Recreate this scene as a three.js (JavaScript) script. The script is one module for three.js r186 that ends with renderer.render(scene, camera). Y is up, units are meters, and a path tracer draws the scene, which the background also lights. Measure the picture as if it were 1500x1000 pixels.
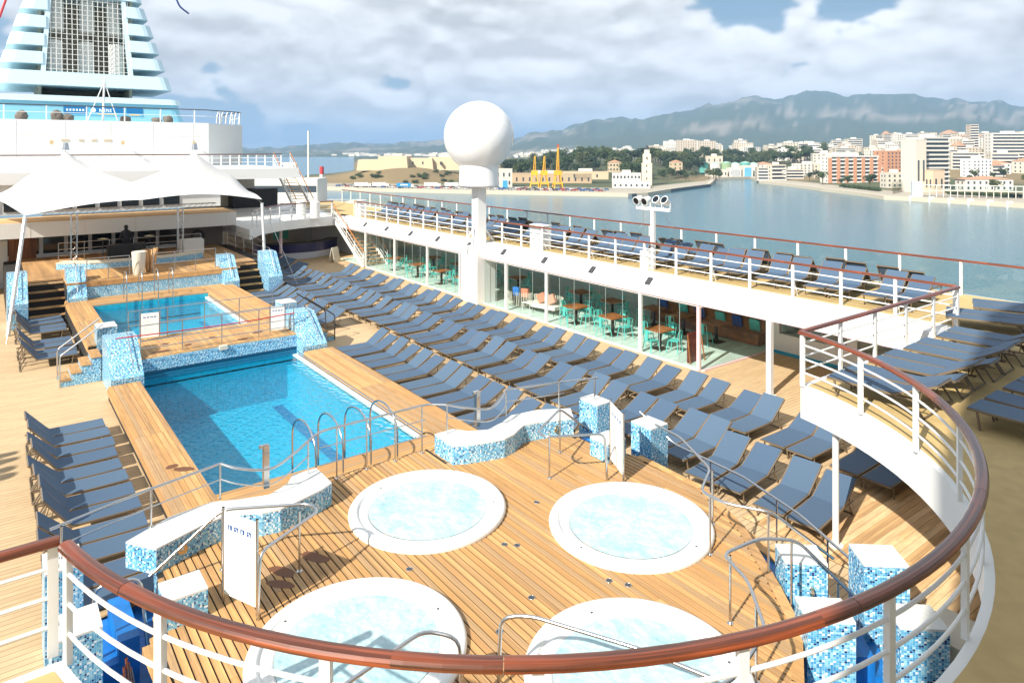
import * as THREE from 'three';
import { mergeGeometries } from 'three/addons/utils/BufferGeometryUtils.js';
import { MarchingCubes } from 'three/addons/objects/MarchingCubes.js';

// ---------------------------------------------------------------- camera, sky, sun, exposure
const scene = new THREE.Scene();
const AZ = Math.atan(770 / 1020);                         // view heading, clockwise from the ship's axis (-z)
const camera = new THREE.PerspectiveCamera(2 * Math.atan(500 / 1020) * 180 / Math.PI, 1.5, 0.1, 40000);
camera.position.set(0, 7.6, 0);
camera.lookAt(Math.sin(AZ) * 100, 7.6, -Math.cos(AZ) * 100);
camera.setViewOffset(1500, 1000, 0, 282, 1500, 1000);     // level camera, shifted lens
const renderer = new THREE.WebGLRenderer({ antialias: true });
renderer.toneMapping = THREE.LinearToneMapping;
renderer.toneMappingExposure = 1.65;
renderer.shadowMap.enabled = true;

let seed = 12345;
const rnd = () => { seed = (seed * 1664525 + 1013904223) >>> 0; return seed / 4294967296; };
const rr = (a, b) => a + (b - a) * rnd();
function h3(x, y, z) { let n = Math.imul(x, 374761393) + Math.imul(y, 668265263) + Math.imul(z, 2147483647 - 5915587) | 0; n = Math.imul(n ^ (n >>> 13), 1274126177); return ((n ^ (n >>> 16)) >>> 0) / 4294967296; }
const sm = t => t * t * (3 - 2 * t);
function noise(x, y, z) {
  const i = Math.floor(x), j = Math.floor(y), k = Math.floor(z), u = sm(x - i), v = sm(y - j), w = sm(z - k);
  const L = (a, b, t) => a + (b - a) * t;
  return L(L(L(h3(i, j, k), h3(i + 1, j, k), u), L(h3(i, j + 1, k), h3(i + 1, j + 1, k), u), v),
    L(L(h3(i, j, k + 1), h3(i + 1, j, k + 1), u), L(h3(i, j + 1, k + 1), h3(i + 1, j + 1, k + 1), u), v), w);
}
function fbm(x, y, z, o = 5) { let s = 0, a = 0.5; for (let i = 0; i < o; i++) { s += a * noise(x, y, z); x = x * 2.03 + 17.3; y = y * 2.03 + 3.1; z = z * 2.03 + 9.7; a *= 0.5; } return s / (1 - Math.pow(0.5, o)); }
const sst = (a, b, x) => { const t = Math.min(1, Math.max(0, (x - a) / (b - a))); return t * t * (3 - 2 * t); };
const mix = (a, b, t) => a + (b - a) * t;

{ // sky: blue air with broken cumulus, the same all the way round
  const W = 2048, Hh = 1024, d = new Float32Array(W * Hh * 4);
  for (let j = 0; j < Hh; j++) for (let i = 0; i < W; i++) {
    const el = ((j + 0.5) / Hh - 0.5) * Math.PI, az = ((i + 0.5) / W - 0.5) * 2 * Math.PI;
    const y = Math.sin(el), c = Math.cos(el), X = Math.cos(az) * c, Z = Math.sin(az) * c, o = (j * W + i) * 4;
    let r, g, b;
    if (y < -0.02) { r = 0.30; g = 0.40; b = 0.47; }
    else {
      const yy = Math.max(y, 0), t = Math.pow(1 - yy, 5);
      r = mix(0.27, 0.64, t); g = mix(0.54, 0.80, t); b = mix(0.84, 0.92, t);
      const den = (dx, dy, dz) => fbm(dx * 3.1 + 4.2, dy * 8.5 + 1.7, dz * 3.1 + 2.5, 7) * 0.62 + 0.38 * (1 - Math.abs(2 * fbm(dx * 9 + 7, dy * 21, dz * 9 + 1, 5) - 1)) * 0.9;
      const n = den(X, yy, Z), up = den(X, yy + 0.022, Z), wd = den(X * 0.6 + 3, yy * 0.5, Z * 0.6 + 8);
      const cov = sst(0.53, 0.575, n + 0.7 * (wd - 0.52)) * 0.96;
      const lit = Math.max(-0.5, Math.min(0.5, (n - up) * 5.5)), thick = sst(0.52, 0.68, n);
      const s = mix(1.34, 1.18, thick) + 0.6 * lit;
      r = mix(r, s * 0.98, cov); g = mix(g, s * 1.0, cov); b = mix(b, s * 1.035, cov);
    }
    const sc = 0.46; d[o] = r * sc; d[o + 1] = g * sc; d[o + 2] = b * sc; d[o + 3] = 1;
  }
  const t = new THREE.DataTexture(d, W, Hh, THREE.RGBAFormat, THREE.FloatType);
  t.mapping = THREE.EquirectangularReflectionMapping; t.magFilter = t.minFilter = THREE.LinearFilter; t.wrapS = THREE.RepeatWrapping; t.needsUpdate = true;
  scene.background = t; scene.environment = t;
}
const sun = new THREE.DirectionalLight(new THREE.Color(1, 0.94, 0.84), 5);
sun.position.set(-76, 61.6, 20.5).multiplyScalar(1.5); sun.target.position.set(8, 0, -18);
sun.position.add(sun.target.position);
sun.castShadow = true; sun.shadow.mapSize.set(4096, 4096);
Object.assign(sun.shadow.camera, { left: -60, right: 60, top: 60, bottom: -60, near: 1, far: 400 });
scene.add(sun, sun.target);
scene.fog = new THREE.FogExp2(0x9cc2ea, 0.00012);

// ---------------------------------------------------------------- helpers
const names = {};
const numbered = n => { const k = names[n] = (names[n] ?? -1) + 1; return k ? n + '_' + String(k).padStart(3, '0') : n; };
function tag(o, label, category, group) { o.userData = { label, category }; if (group) o.userData.group = group; return o; }
function thing(name, label, category, pos = [0, 0, 0], turn = 0, group) {
  const o = new THREE.Group(); o.name = numbered(name); scene.add(o); o.position.set(...pos); o.rotation.y = turn; return tag(o, label, category, group);
}
function shade(m) { m.castShadow = m.receiveShadow = true; return m; }
function part(name, geo, mat, parent) { const m = shade(new THREE.Mesh(Array.isArray(geo) ? merge(geo) : geo, mat)); m.name = name; parent.add(m); return m; }
function solo(name, geo, mat, label, category, group) { const m = part(numbered(name), geo, mat, scene); return tag(m, label, category, group); }
function struct(name, geo, mat) { const m = part(numbered(name), geo, mat, scene); m.userData = { kind: 'structure' }; return m; }
function copyOf(root, pos, turn, label, group) { const r = root.clone(); r.name = numbered(root.name.replace(/_\d{3}$/, '')); scene.add(r); r.position.set(...pos); r.rotation.set(0, turn, 0); r.userData = { ...root.userData }; if (label) r.userData.label = label; if (group) r.userData.group = group; return r; }
function muv(g) { // uv in metres, by the way each face points
  if (g.index) g = g.toNonIndexed(); g.computeVertexNormals();
  const p = g.attributes.position, n = g.attributes.normal, uv = new Float32Array(p.count * 2);
  for (let i = 0; i < p.count; i++) {
    const ax = Math.abs(n.getX(i)), ay = Math.abs(n.getY(i)), az = Math.abs(n.getZ(i));
    const [u, v] = ay >= ax && ay >= az ? [p.getX(i), p.getZ(i)] : ax >= az ? [p.getZ(i), p.getY(i)] : [p.getX(i), p.getY(i)];
    uv[2 * i] = u; uv[2 * i + 1] = v;
  }
  g.setAttribute('uv', new THREE.BufferAttribute(uv, 2)); return g;
}
function merge(list) {
  const l = list.map(g => { g = g.index ? g.toNonIndexed() : g; const o = new THREE.BufferGeometry(); o.setAttribute('position', g.attributes.position); o.setAttribute('normal', g.attributes.normal); o.setAttribute('uv', g.attributes.uv ?? new THREE.BufferAttribute(new Float32Array(g.attributes.position.count * 2), 2)); return o; });
  return l.length > 1 ? mergeGeometries(l) : l[0];
}
// box from corner to corner
function bx(x0, x1, y0, y1, z0, z1) { const g = new THREE.BoxGeometry(Math.abs(x1 - x0), Math.abs(y1 - y0), Math.abs(z1 - z0)); g.translate((x0 + x1) / 2, (y0 + y1) / 2, (z0 + z1) / 2); return g; }
const mbx = (...a) => muv(bx(...a));
// round bar along points with rounded bends
function pipe(pts, r = 0.021, bend = 0.1, seg = 8) {
  const P = pts.map(p => new THREE.Vector3(...p)), path = new THREE.CurvePath();
  let last = P[0];
  for (let i = 1; i < P.length - 1; i++) {
    const a = P[i].clone().sub(P[i - 1]), b = P[i + 1].clone().sub(P[i]), k = Math.min(bend, a.length() * 0.45, b.length() * 0.45);
    const p0 = P[i].clone().addScaledVector(a.normalize(), -k), p1 = P[i].clone().addScaledVector(b.normalize(), k);
    path.add(new THREE.LineCurve3(last, p0)); path.add(new THREE.QuadraticBezierCurve3(p0, P[i], p1)); last = p1;
  }
  path.add(new THREE.LineCurve3(last, P[P.length - 1]));
  const parts = [];
  for (const c of path.curves) parts.push(new THREE.TubeGeometry(c, c.isLineCurve3 ? 1 : 4, r, seg, false));
  return merge(parts);
}
function curvePipe(pts, r, n = 40, seg = 8) { return new THREE.TubeGeometry(new THREE.CatmullRomCurve3(pts.map(p => new THREE.Vector3(...p))), n, r, seg, false); }
const rod = (a, b, r, seg = 8) => pipe([a, b], r, 0.1, seg);
function cyl(r0, r1, h, x, y, z, seg = 16) { const g = new THREE.CylinderGeometry(r1, r0, h, seg); g.translate(x, y + h / 2, z); return g; }
// closed profile [[offset, height]...] swept along a level path [[x, z]...]; offset is to the left of travel
function sweep(path, y, prof) {
  const n = path.length, pos = [], uv = [], L = [], pu = [0], pv = [0];
  for (let j = 1; j <= prof.length; j++) pu.push(pu[j - 1] + Math.hypot(prof[j % prof.length][0] - prof[j - 1][0], prof[j % prof.length][1] - prof[j - 1][1]));
  for (let i = 1; i < n; i++) pv.push(pv[i - 1] + Math.hypot(path[i][0] - path[i - 1][0], path[i][1] - path[i - 1][1]));
  for (let i = 0; i < n; i++) {
    const a = path[Math.max(0, i - 1)], b = path[i], c = path[Math.min(n - 1, i + 1)];
    const d1 = i ? [b[0] - a[0], b[1] - a[1]] : [c[0] - b[0], c[1] - b[1]], d2 = i < n - 1 ? [c[0] - b[0], c[1] - b[1]] : d1;
    const l1 = Math.hypot(...d1), l2 = Math.hypot(...d2), n1 = [d1[1] / l1, -d1[0] / l1], n2 = [d2[1] / l2, -d2[0] / l2];
    let m = [n1[0] + n2[0], n1[1] + n2[1]]; const lm = Math.hypot(...m); m = [m[0] / lm, m[1] / lm]; const s = 1 / Math.max(0.4, m[0] * n1[0] + m[1] * n1[1]);
    L.push(prof.map(([o, h]) => [b[0] + m[0] * o * s, y + h, b[1] + m[1] * o * s]));
  }
  const q = (a, b, c, d) => pos.push(...a, ...b, ...c, ...a, ...c, ...d), k = prof.length;
  for (let i = 0; i < n - 1; i++) for (let j = 0; j < k; j++) { q(L[i][j], L[i + 1][j], L[i + 1][(j + 1) % k], L[i][(j + 1) % k]); const a = [pu[j], pv[i]], b = [pu[j], pv[i + 1]], c = [pu[j + 1], pv[i + 1]], d = [pu[j + 1], pv[i]]; uv.push(...a, ...b, ...c, ...a, ...c, ...d); }
  for (let j = 1; j < k - 1; j++) { pos.push(...L[0][0], ...L[0][j], ...L[0][j + 1]); pos.push(...L[n - 1][0], ...L[n - 1][j + 1], ...L[n - 1][j]); }
  const g = new THREE.BufferGeometry(); while (uv.length < pos.length / 3 * 2) uv.push(0, 0);
  g.setAttribute('position', new THREE.Float32BufferAttribute(pos, 3)); g.setAttribute('uv', new THREE.Float32BufferAttribute(uv, 2)); g.computeVertexNormals();
  return g;
}
// level slab from an outline [[x, z]...] with holes, between two heights
function slab(out, y0, y1, holes = []) {
  const s = new THREE.Shape(out.map(([x, z]) => new THREE.Vector2(x, -z)));
  for (const h of holes) s.holes.push(new THREE.Path(h.map(([x, z]) => new THREE.Vector2(x, -z))));
  const g = new THREE.ExtrudeGeometry(s, { depth: y1 - y0, bevelEnabled: false, curveSegments: 4 }); g.rotateX(-Math.PI / 2); g.translate(0, y0, 0); return muv(g);
}
const rect = (x0, x1, z0, z1) => [[x0, z0], [x1, z0], [x1, z1], [x0, z1]];
// prism: outline [[z, y]...] extended along x
function prismX(out, x0, x1) { const s = new THREE.Shape(out.map(([z, y]) => new THREE.Vector2(-z, y))); const g = new THREE.ExtrudeGeometry(s, { depth: x1 - x0, bevelEnabled: false }); g.rotateY(Math.PI / 2); g.translate(x0, 0, 0); return muv(g); }
const CXL = 6.45, mir = x => 2 * CXL - x;              // the ship's centre line

// ---------------------------------------------------------------- materials
const lin = (r, g, b) => new THREE.Color().setRGB(r, g, b);
const mat = (r, g, b, rough = 0.6, ex = {}) => new THREE.MeshStandardMaterial({ color: lin(r, g, b), roughness: rough, ...ex });
function tex(w, h, f, srgb = true) {
  const d = new Uint8Array(w * h * 4);
  for (let j = 0; j < h; j++) for (let i = 0; i < w; i++) { const c = f(i, j), o = (j * w + i) * 4; d[o] = c[0]; d[o + 1] = c[1]; d[o + 2] = c[2]; d[o + 3] = 255; }
  const t = new THREE.DataTexture(d, w, h); t.wrapS = t.wrapT = THREE.RepeatWrapping; t.magFilter = THREE.LinearFilter; t.minFilter = THREE.LinearMipmapLinearFilter; t.generateMipmaps = true;
  if (srgb) t.colorSpace = THREE.SRGBColorSpace; t.needsUpdate = true; return t;
}
const rep = (t, x, y) => { const c = t.clone(); c.repeat.set(x, y); c.needsUpdate = true; return c; };
const white = mat(0.74, 0.74, 0.72, 0.42), whiteDull = mat(0.74, 0.73, 0.69, 0.6), cream = mat(0.66, 0.61, 0.50, 0.6);
const steel = mat(0.60, 0.60, 0.60, 0.24, { metalness: 1 }), black = mat(0.015, 0.015, 0.017, 0.5), darkGrey = mat(0.05, 0.05, 0.055, 0.5);
const bronze = mat(0.17, 0.125, 0.08, 0.5), pinkPost = mat(0.72, 0.55, 0.56, 0.5);
const glass = new THREE.MeshPhysicalMaterial({ color: lin(0.92, 0.965, 0.955), roughness: 0.02, transmission: 1, thickness: 0, ior: 1.45 });
const darkGlass = mat(0.012, 0.016, 0.02, 0.08);
// mosaic: 4 cm glass tiles in blues and white with some navy
const mosaicTex = tex(512, 512, (() => {
  const N = 32, pal = [];
  for (let k = 0; k < N * N; k++) { const q = rnd(), v = rr(-14, 14); pal.push(q < 0.09 ? [20, 46, 100] : q < 0.34 ? [62 + v, 142 + v, 190 + v] : q < 0.64 ? [98 + v, 172 + v, 208 + v] : q < 0.88 ? [146 + v, 200 + v, 222 + v] : [220, 230, 234]); }
  return (i, j) => { const a = i % 16, b = j % 16; return a < 1 || b < 1 ? [205, 220, 226] : pal[(j >> 4) * N + (i >> 4)]; };
})());
const mosaicBump = tex(512, 512, (i, j) => { const a = i % 16, b = j % 16, v = a < 1 || b < 1 ? 60 : 190 + 60 * h3(i >> 4, j >> 4, 5); return [v, v, v]; }, false);
const mosaic = new THREE.MeshStandardMaterial({ map: rep(mosaicTex, 1 / 0.86, 1 / 0.86), roughness: 0.22, bumpMap: rep(mosaicBump, 1 / 0.86, 1 / 0.86), bumpScale: 0.003 });
const tileTop = new THREE.MeshStandardMaterial({ map: rep(tex(128, 128, (i, j) => (i % 32 < 1 || j % 64 < 1) ? [178, 180, 178] : [214, 215, 211]), 1 / 0.4, 1 / 0.4), roughness: 0.4 });
// timber: grain runs along v of the texture
const grain = (r, g, b, s, amp) => tex(128, 512, (i, j) => { const f = fbm(i / 128 * 14 + s, j / 512 * 2.2, s, 4), k = fbm(i / 128 * 46, j / 512 * 3, s + 5, 3), st = fbm(i / 50, j / 60, s + 20, 3), m = 1 + amp * (f - 0.5) + amp * 0.8 * (k - 0.5) + 0.25 * (st - 0.5); return [Math.min(255, r * m), Math.min(255, g * m), Math.min(255, b * m)]; });
const teak = [[188, 146, 94], [182, 138, 86], [194, 152, 100], [170, 132, 88], [186, 142, 92], [176, 142, 102]].map((c, i) => new THREE.MeshStandardMaterial({ map: grain(...c, i * 3.7, 0.34), roughness: 0.72 }));
const caulk = mat(0.022, 0.02, 0.018, 0.9);
const railWood = new THREE.MeshPhysicalMaterial({ map: rep(grain(106, 49, 19, 40, 0.95), 2.5, 0.4), roughness: 0.4, clearcoat: 0.7, clearcoatRoughness: 0.18 });
const slingTex = tex(64, 64, (i, j) => { const v = ((i + j) % 4 < 2 ? 6 : -6) + ((i * 7 + j * 13) % 5); return [70 + v, 92 + v, 115 + v]; });
const sling = new THREE.MeshStandardMaterial({ map: rep(slingTex, 16, 16), roughness: 0.75 });
// ---------------------------------------------------------------- decks
const deckTex = tex(512, 512, (i, j) => { // narrow light boards running along x
  const row = Math.floor(j / 32), b = j % 32, e = b < 3 ? 0.66 : 1, o = Math.floor(i / 512 * 2 + row * 0.37), n = 0.975 + 0.05 * h3(row, o, 3), m = n * e * (0.94 + 0.12 * fbm(i / 60, j / 6, row, 3));
  return [196 * m, 168 * m, 130 * m];
});
const deckMat = new THREE.MeshStandardMaterial({ map: rep(deckTex, 1 / 2.2, 1 / 2.2), roughness: 0.75 });
const upperMat = new THREE.MeshStandardMaterial({ map: rep(tex(256, 256, (i, j) => { const n = 0.93 + 0.14 * fbm(i / 20, j / 20, 1, 5); return [190 * n, 164 * n, 112 * n]; }), 0.5, 0.5), roughness: 0.8 });
const poolN = [3.8, 9.0, -24.9, -15.3], poolF = [3.6, 8.3, -34.6, -27.6];
struct('pool_deck', slab(rect(-9, 25.2, -62, 8), -0.06, 0, [rect(...poolN), rect(...poolF)]), deckMat);
// boards of the deck under the curved balcony, near enough to tell apart
const boardMats = [[222, 186, 140], [208, 170, 122], [228, 194, 150], [200, 160, 112]].map((c, i) => new THREE.MeshStandardMaterial({ map: grain(...c, 60 + i * 2.3, 0.25), roughness: 0.75 }));
const unit = new THREE.BoxGeometry(1, 1, 1);
{ // unit box with the grain along its own length (x)
  const uv = unit.attributes.uv, p = unit.attributes.position; for (let i = 0; i < uv.count; i++) uv.setXY(i, p.getZ(i) * 0.3 + p.getY(i) * 0.1, p.getX(i) + 0.5);
}
function plank(parent, x0, x1, y0, y1, z0, z1, alongZ, mats = teak, name = 'plank') {
  const m = part(name, unit, mats[Math.floor(rnd() * mats.length)], parent);
  if (alongZ) { m.rotation.y = Math.PI / 2; m.scale.set(z1 - z0, y1 - y0, x1 - x0); } else m.scale.set(x1 - x0, y1 - y0, z1 - z0);
  m.position.set((x0 + x1) / 2, (y0 + y1) / 2, (z0 + z1) / 2); return m;
}
{
  const base = struct('timber_deck', bx(12.45, 18.6, 0.002, 0.006, -8.6, -2.2), caulk);
  for (let z = -8.6, i = 0; z < -2.3; z += 0.15, i++) { const c = 13.5 + h3(i, 2, 2) * 4; plank(base, 12.46, c - 0.004, 0.006, 0.018, z + 0.004, z + 0.146, false, boardMats); plank(base, c + 0.004, 18.6, 0.006, 0.018, z + 0.004, z + 0.146, false, boardMats); }
}
// upper deck: a rounded bay cut into its forward edge, a strip along the starboard side
const ARC = [6.75, -9.0, 6.35];
const arcPts = (r, a0, a1, n) => Array.from({ length: n + 1 }, (_, i) => { const a = a0 + (a1 - a0) * i / n; return [ARC[0] + r * Math.sin(a), ARC[1] + r * Math.cos(a)]; });
const aE = Math.acos((-7.6 - ARC[1]) / ARC[2]);
{
  const arc = arcPts(ARC[2], -aE, aE, 48);
  struct('upper_deck', slab([[-9, -7.6], ...arc, [20.4, -7.6], [20.4, -60], [25.3, -60], [25.3, 7], [-9, 7]], 2.25, 2.9), white);
  const arc2 = arcPts(ARC[2] + 0.10, -aE + 0.015, aE - 0.015, 48);
  struct('upper_deck_floor', slab([[-8.9, -7.5], ...arc2, [20.5, -7.5], [20.5, -59.9], [25.2, -59.9], [25.2, 6.9], [-8.9, 6.9]], 2.9, 2.906), upperMat);
}
// sloping white fascia above the restaurant glass
const fasc = solo('deck_fascia', prismX([[0, 0], [0, 0]].length ? [[-15.0, 2.3], [-15.0, 2.9], [-60, 2.9], [-60, 2.3]] : [], 19.35, 20.4), white, 'long white fascia of the upper deck above the restaurant glass', 'fascia');
{ // slope its face: lower edge outboard over the glass, upper edge set back to the rail
  const p = fasc.geometry.attributes.position; for (let i = 0; i < p.count; i++) if (p.getX(i) < 19.4) p.setX(i, p.getY(i) > 2.6 ? 20.0 : 19.4); fasc.geometry.computeVertexNormals();
  for (let z = -14.6; z > -44; z -= 3.05) { const m = part('flood_lamp', [bx(-0.16, 0.16, -0.02, 0.02, -0.11, 0.11)], darkGrey, fasc); m.position.set(19.72, 2.68, z); m.rotation.z = 0.75; }
  part('forward_return', bx(19.4, 25.2, 2.26, 2.895, -15.0, -7.62), white, fasc); part('edge_trim', bx(19.36, 19.41, 2.27, 2.31, -60, -7.6), pinkPost, fasc);
}
// ship's hull below the decks, down to the water
struct('hull', bx(-12, 25.28, -27, -0.07, -62, 8), white).geometry = (() => merge([bx(25.1, 25.28, -27, 2.2, -62, 8), bx(-12, 25.1, -27, -2.2, -90, 30)]))();

// unseen deckhouse behind the viewpoint, placed and raised so its corner shades the starboard deck
{
  const t = thing('deckhouse', 'unseen white deckhouse wall behind the curved balcony, sized to shade the deck', 'deckhouse', [0, 0, 0]);
  part('wall', bx(-6, 16, 2.91, 25, 0.24, 7), white, t); part('roof_edge', bx(-6.1, 16.1, 25, 25.2, 0.2, 7.1), white, t);
}

// ---------------------------------------------------------------- railings of the upper deck
const capProf = w => { const h = 0.075, o = []; for (const [a, b] of [[-1, -0.7], [-0.92, 0.1], [-0.72, 0.7], [-0.35, 0.97], [0.35, 0.97], [0.72, 0.7], [0.92, 0.1], [1, -0.7], [0.8, -1], [-0.8, -1]]) o.push([a * w / 2, b * h / 2]); return o; };
function railing(label, path, y, opt = {}) {
  const t = thing('guard_rail', label, 'railing', [0, 0, 0], 0, opt.group);
  const len = [0]; for (let i = 1; i < path.length; i++) len.push(len[i - 1] + Math.hypot(path[i][0] - path[i - 1][0], path[i][1] - path[i - 1][1]));
  const L = len[len.length - 1], at = s => { let i = 1; while (i < path.length - 1 && len[i] < s) i++; const f = (s - len[i - 1]) / (len[i] - len[i - 1]); return [mix(path[i - 1][0], path[i][0], f), mix(path[i - 1][1], path[i][1], f), Math.atan2(path[i][0] - path[i - 1][0], path[i][1] - path[i - 1][1])]; };
  const H = opt.h ?? 1.1, cut = opt.seg ?? 3.2, w = opt.w ?? 0.135;
  // cap in lengths with fine joints
  const cuts = opt.cuts ?? Array.from({ length: Math.max(1, Math.round(L / cut)) + 1 }, (_, i) => L * i / Math.max(1, Math.round(L / cut)));
  for (let c = 0; c < cuts.length - 1; c++) {
    const s0 = cuts[c] + 0.003, s1 = cuts[c + 1] - 0.003, pts = [at(s0)]; for (let i = 0; i < path.length; i++) if (len[i] > s0 + 0.02 && len[i] < s1 - 0.02) pts.push(path[i]); pts.push(at(s1));
    const g = sweep(pts.map(p => [p[0], p[1]]), y + H - 0.037, capProf(w));
    part('rail_cap', g, opt.capMat ?? railWood, t);
  }
  const n = Math.round(L / (opt.gap ?? 1.45)), pg = new THREE.BoxGeometry(opt.pw ?? 0.055, H - 0.07, 0.085); pg.translate(0, (H - 0.07) / 2, 0);
  for (let i = 0; i <= n; i++) { const a = at(Math.min(L - 0.05, Math.max(0.05, L * i / n))); const m = part('post', pg, white, t); m.position.set(a[0], y, a[1]); m.rotation.y = a[2]; if (opt.brace && i % 2) { const b = part('brace', rod([0, 0.02, 0], [0.30, 0.02, 0], 0.02, 6), white, t); b.geometry = rod([0, 0.6, 0], [-0.28, 0.0, 0], 0.024, 6); b.position.copy(m.position); b.rotation.y = a[2]; } }
  for (const hh of opt.bars ?? [0.28, 0.55, 0.82]) part('bar', curvedBar(path, y + hh, opt.br ?? 0.019), white, t);
  if (opt.glass) { const g = sweep(path, y, [[-0.006, 0.1], [0.006, 0.1], [0.006, H - 0.1], [-0.006, H - 0.1]]); part('glass_screen', g, glass, t); }
  return t;
}
function curvedBar(path, y, r) { return sweep(path, y, Array.from({ length: 8 }, (_, i) => [Math.cos(i * Math.PI / 4) * r, Math.sin(i * Math.PI / 4) * r])); }
railing('varnished teak rail curving round the rounded bay, on white posts', arcPts(6.33, -aE + 0.003, aE - 0.003, 60), 2.9, { gap: 1.5, brace: false, cuts: [0, 1.1, 4.4, 7.3, 10.2, 13.2, 14.9] .concat([2 * aE * 6.33 - 0.03]) });
railing('straight teak rail on white posts left of the rounded bay', [[-6, -7.72], [0.54, -7.72]], 2.9, { gap: 1.3 });
railing('straight teak rail across the deck from the bay to the side rail', [[12.98, -7.6], [20.45, -7.55]], 2.9, { gap: 1.4, w: 0.12 });
railing('long teak rail along the inboard edge of the sun deck above the restaurant', [[20.5, -7.6], [20.5, -45.2]], 2.9, { gap: 1.55, w: 0.09, seg: 6, brace: true });
railing('long teak rail with glass screen along the outer edge above the harbour', [[25.0, 4], [25.0, -58]], 2.9, { gap: 1.9, w: 0.09, seg: 6, bars: [], glass: true, h: 1.15 });

// ---------------------------------------------------------------- pools
const poolTile = new THREE.MeshStandardMaterial({ map: rep(tex(256, 256, (i, j) => { const e = i % 16 < 1 || j % 16 < 1, n = 0.94 + 0.12 * h3(i >> 4, j >> 4, 7); return e ? [64, 184, 204] : [24 * n, 160 * n, 188 * n]; }), 1 / 1.6, 1 / 1.6), roughness: 0.4 });
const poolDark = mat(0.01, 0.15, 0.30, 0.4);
const rip = (s, a) => tex(512, 512, (i, j) => { const c = Math.cos, q = 2 * Math.PI / 512; let v = 0; for (const [x, y, p, w] of [[3, 5, 1, 1], [7, -4, 2, 0.8], [11, 6, 4, 0.5], [-9, 13, 0.5, 0.5], [17, 9, 3, 0.35], [-21, 14, 5, 0.3], [31, -17, 2, 0.2], [25, 33, 1, 0.2]]) v += w * c(q * (x * i + y * j) + p + s * c(q * (2 * i + j * 3) + p)); v = 128 + a * v; return [v, v, v]; }, false);
const poolWater = new THREE.MeshPhysicalMaterial({ color: lin(0.62, 0.93, 0.98), roughness: 0.03, transmission: 1, thickness: 0, ior: 1.33, bumpMap: rep(rip(1.5, 30), 1 / 2.2, 1 / 2.2), bumpScale: 0.045 });
function pool(name, label, [x0, x1, z0, z1], top, wl, floor) {
  const t = thing(name, label, 'pool');
  part('basin_floor', mbx(x0, x1, floor - 0.1, floor, z0, z1), poolTile, t);
  for (const [a, b, c, d] of [[x0 - 0.1, x0, z0, z1], [x1, x1 + 0.1, z0, z1], [x0 - 0.1, x1 + 0.1, z0 - 0.1, z0], [x0 - 0.1, x1 + 0.1, z1, z1 + 0.1]]) part('basin_wall', mbx(a, b, floor - 0.1, top - 0.05, c, d), poolTile, t);
  // step along the sides under water, its shadow painted as a dark strip on the floor
  part('painted_step_shadow', mbx(x0 + 4.1, x0 + 4.45, floor + 0.001, floor + 0.006, z0 + 0.6, z1 - 0.4), poolDark, t);
  part('ledge', mbx(x1 - 0.35, x1, floor, wl - 0.35, z0, z1), poolTile, t);
  const w = part('water', (() => { const g = new THREE.PlaneGeometry(x1 - x0, z1 - z0); g.rotateX(-Math.PI / 2); g.translate((x0 + x1) / 2, wl, (z0 + z1) / 2); return muv(g); })(), poolWater, t);
  for (const y of [wl + 0.07, wl + 0.15]) part('overflow_pipe', rod([x1 - 0.06, y, z0 + 0.3], [x1 - 0.06, y, z1 - 0.3], 0.022, 6), steel, t);
  part('overflow_lip', mbx(x1 - 0.16, x1 - 0.002, wl - 0.05, wl + 0.012, z0, z1), white, t);
  return t;
}
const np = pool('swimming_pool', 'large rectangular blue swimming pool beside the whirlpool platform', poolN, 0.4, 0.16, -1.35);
const fp = pool('swimming_pool', 'smaller raised blue pool in front of the tented stage', poolF, 0.9, 0.68, -0.3);
// dark recessed overflow bands on the end wall under the bridge deck
for (const y of [0.2, 0.29, 0.38]) part('overflow_band', bx(3.8, 9.0, y, y + 0.05, -24.9, -24.87), poolDark, np);
part('mosaic_end_wall', mbx(3.78, 9.02, 0.46, 0.86, -24.93, -24.84), mosaic, np);
// timber surrounds
function surround(label, x0, x1, y, z0, z1, alongZ, pitch = 0.125) {
  const t = thing('pool_surround', label, 'pool deck');
  part('plinth', mbx(x0 + 0.01, x1 - 0.01, 0.001, y - 0.03, z0 + 0.01, z1 - 0.01), caulk, t);
  if (alongZ) { const n = Math.round((x1 - x0) / pitch), p = (x1 - x0) / n; for (let i = 0; i < n; i++) for (let z = z0; z < z1 - 0.1; z += 4.7) plank(t, x0 + i * p + 0.004, x0 + (i + 1) * p - 0.004, y - 0.05, y, z + 0.003, Math.min(z1, z + 4.7) - 0.003, true); }
  else { const n = Math.round((z1 - z0) / pitch), p = (z1 - z0) / n; for (let i = 0; i < n; i++) plank(t, x0, x1, y - 0.05, y, z0 + i * p + 0.004, z0 + (i + 1) * p - 0.004, false); }
  for (const [a, b, c, d] of [[x0 - 0.02, x0 + 0.008, z0, z1], [x1 - 0.008, x1 + 0.02, z0, z1]]) plank(t, a, b, y - 0.22, y - 0.052, c, d, true, teak, 'edge_board');
  return t;
}
surround('teak boards along the loungers at the left edge of the large pool', 2.93, 3.8, 0.4, -24.2, -13.6, true);
surround('teak boards between the large pool and the lounger rows', 9.0, 10.05, 0.4, -24.2, -13.6, true);
surround('teak boards with ladders at the whirlpool end of the large pool', 3.8, 9.0, 0.4, -15.3, -13.45, false);
surround('teak boards along the left edge of the raised pool', 2.75, 3.6, 0.9, -36.4, -27.6, true);
surround('teak boards along the right edge of the raised pool', 8.3, 9.75, 0.9, -36.4, -27.6, true);
surround('teak boards between the raised pool and the stage wall', 3.6, 8.3, 0.9, -36.4, -34.6, false);
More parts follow.
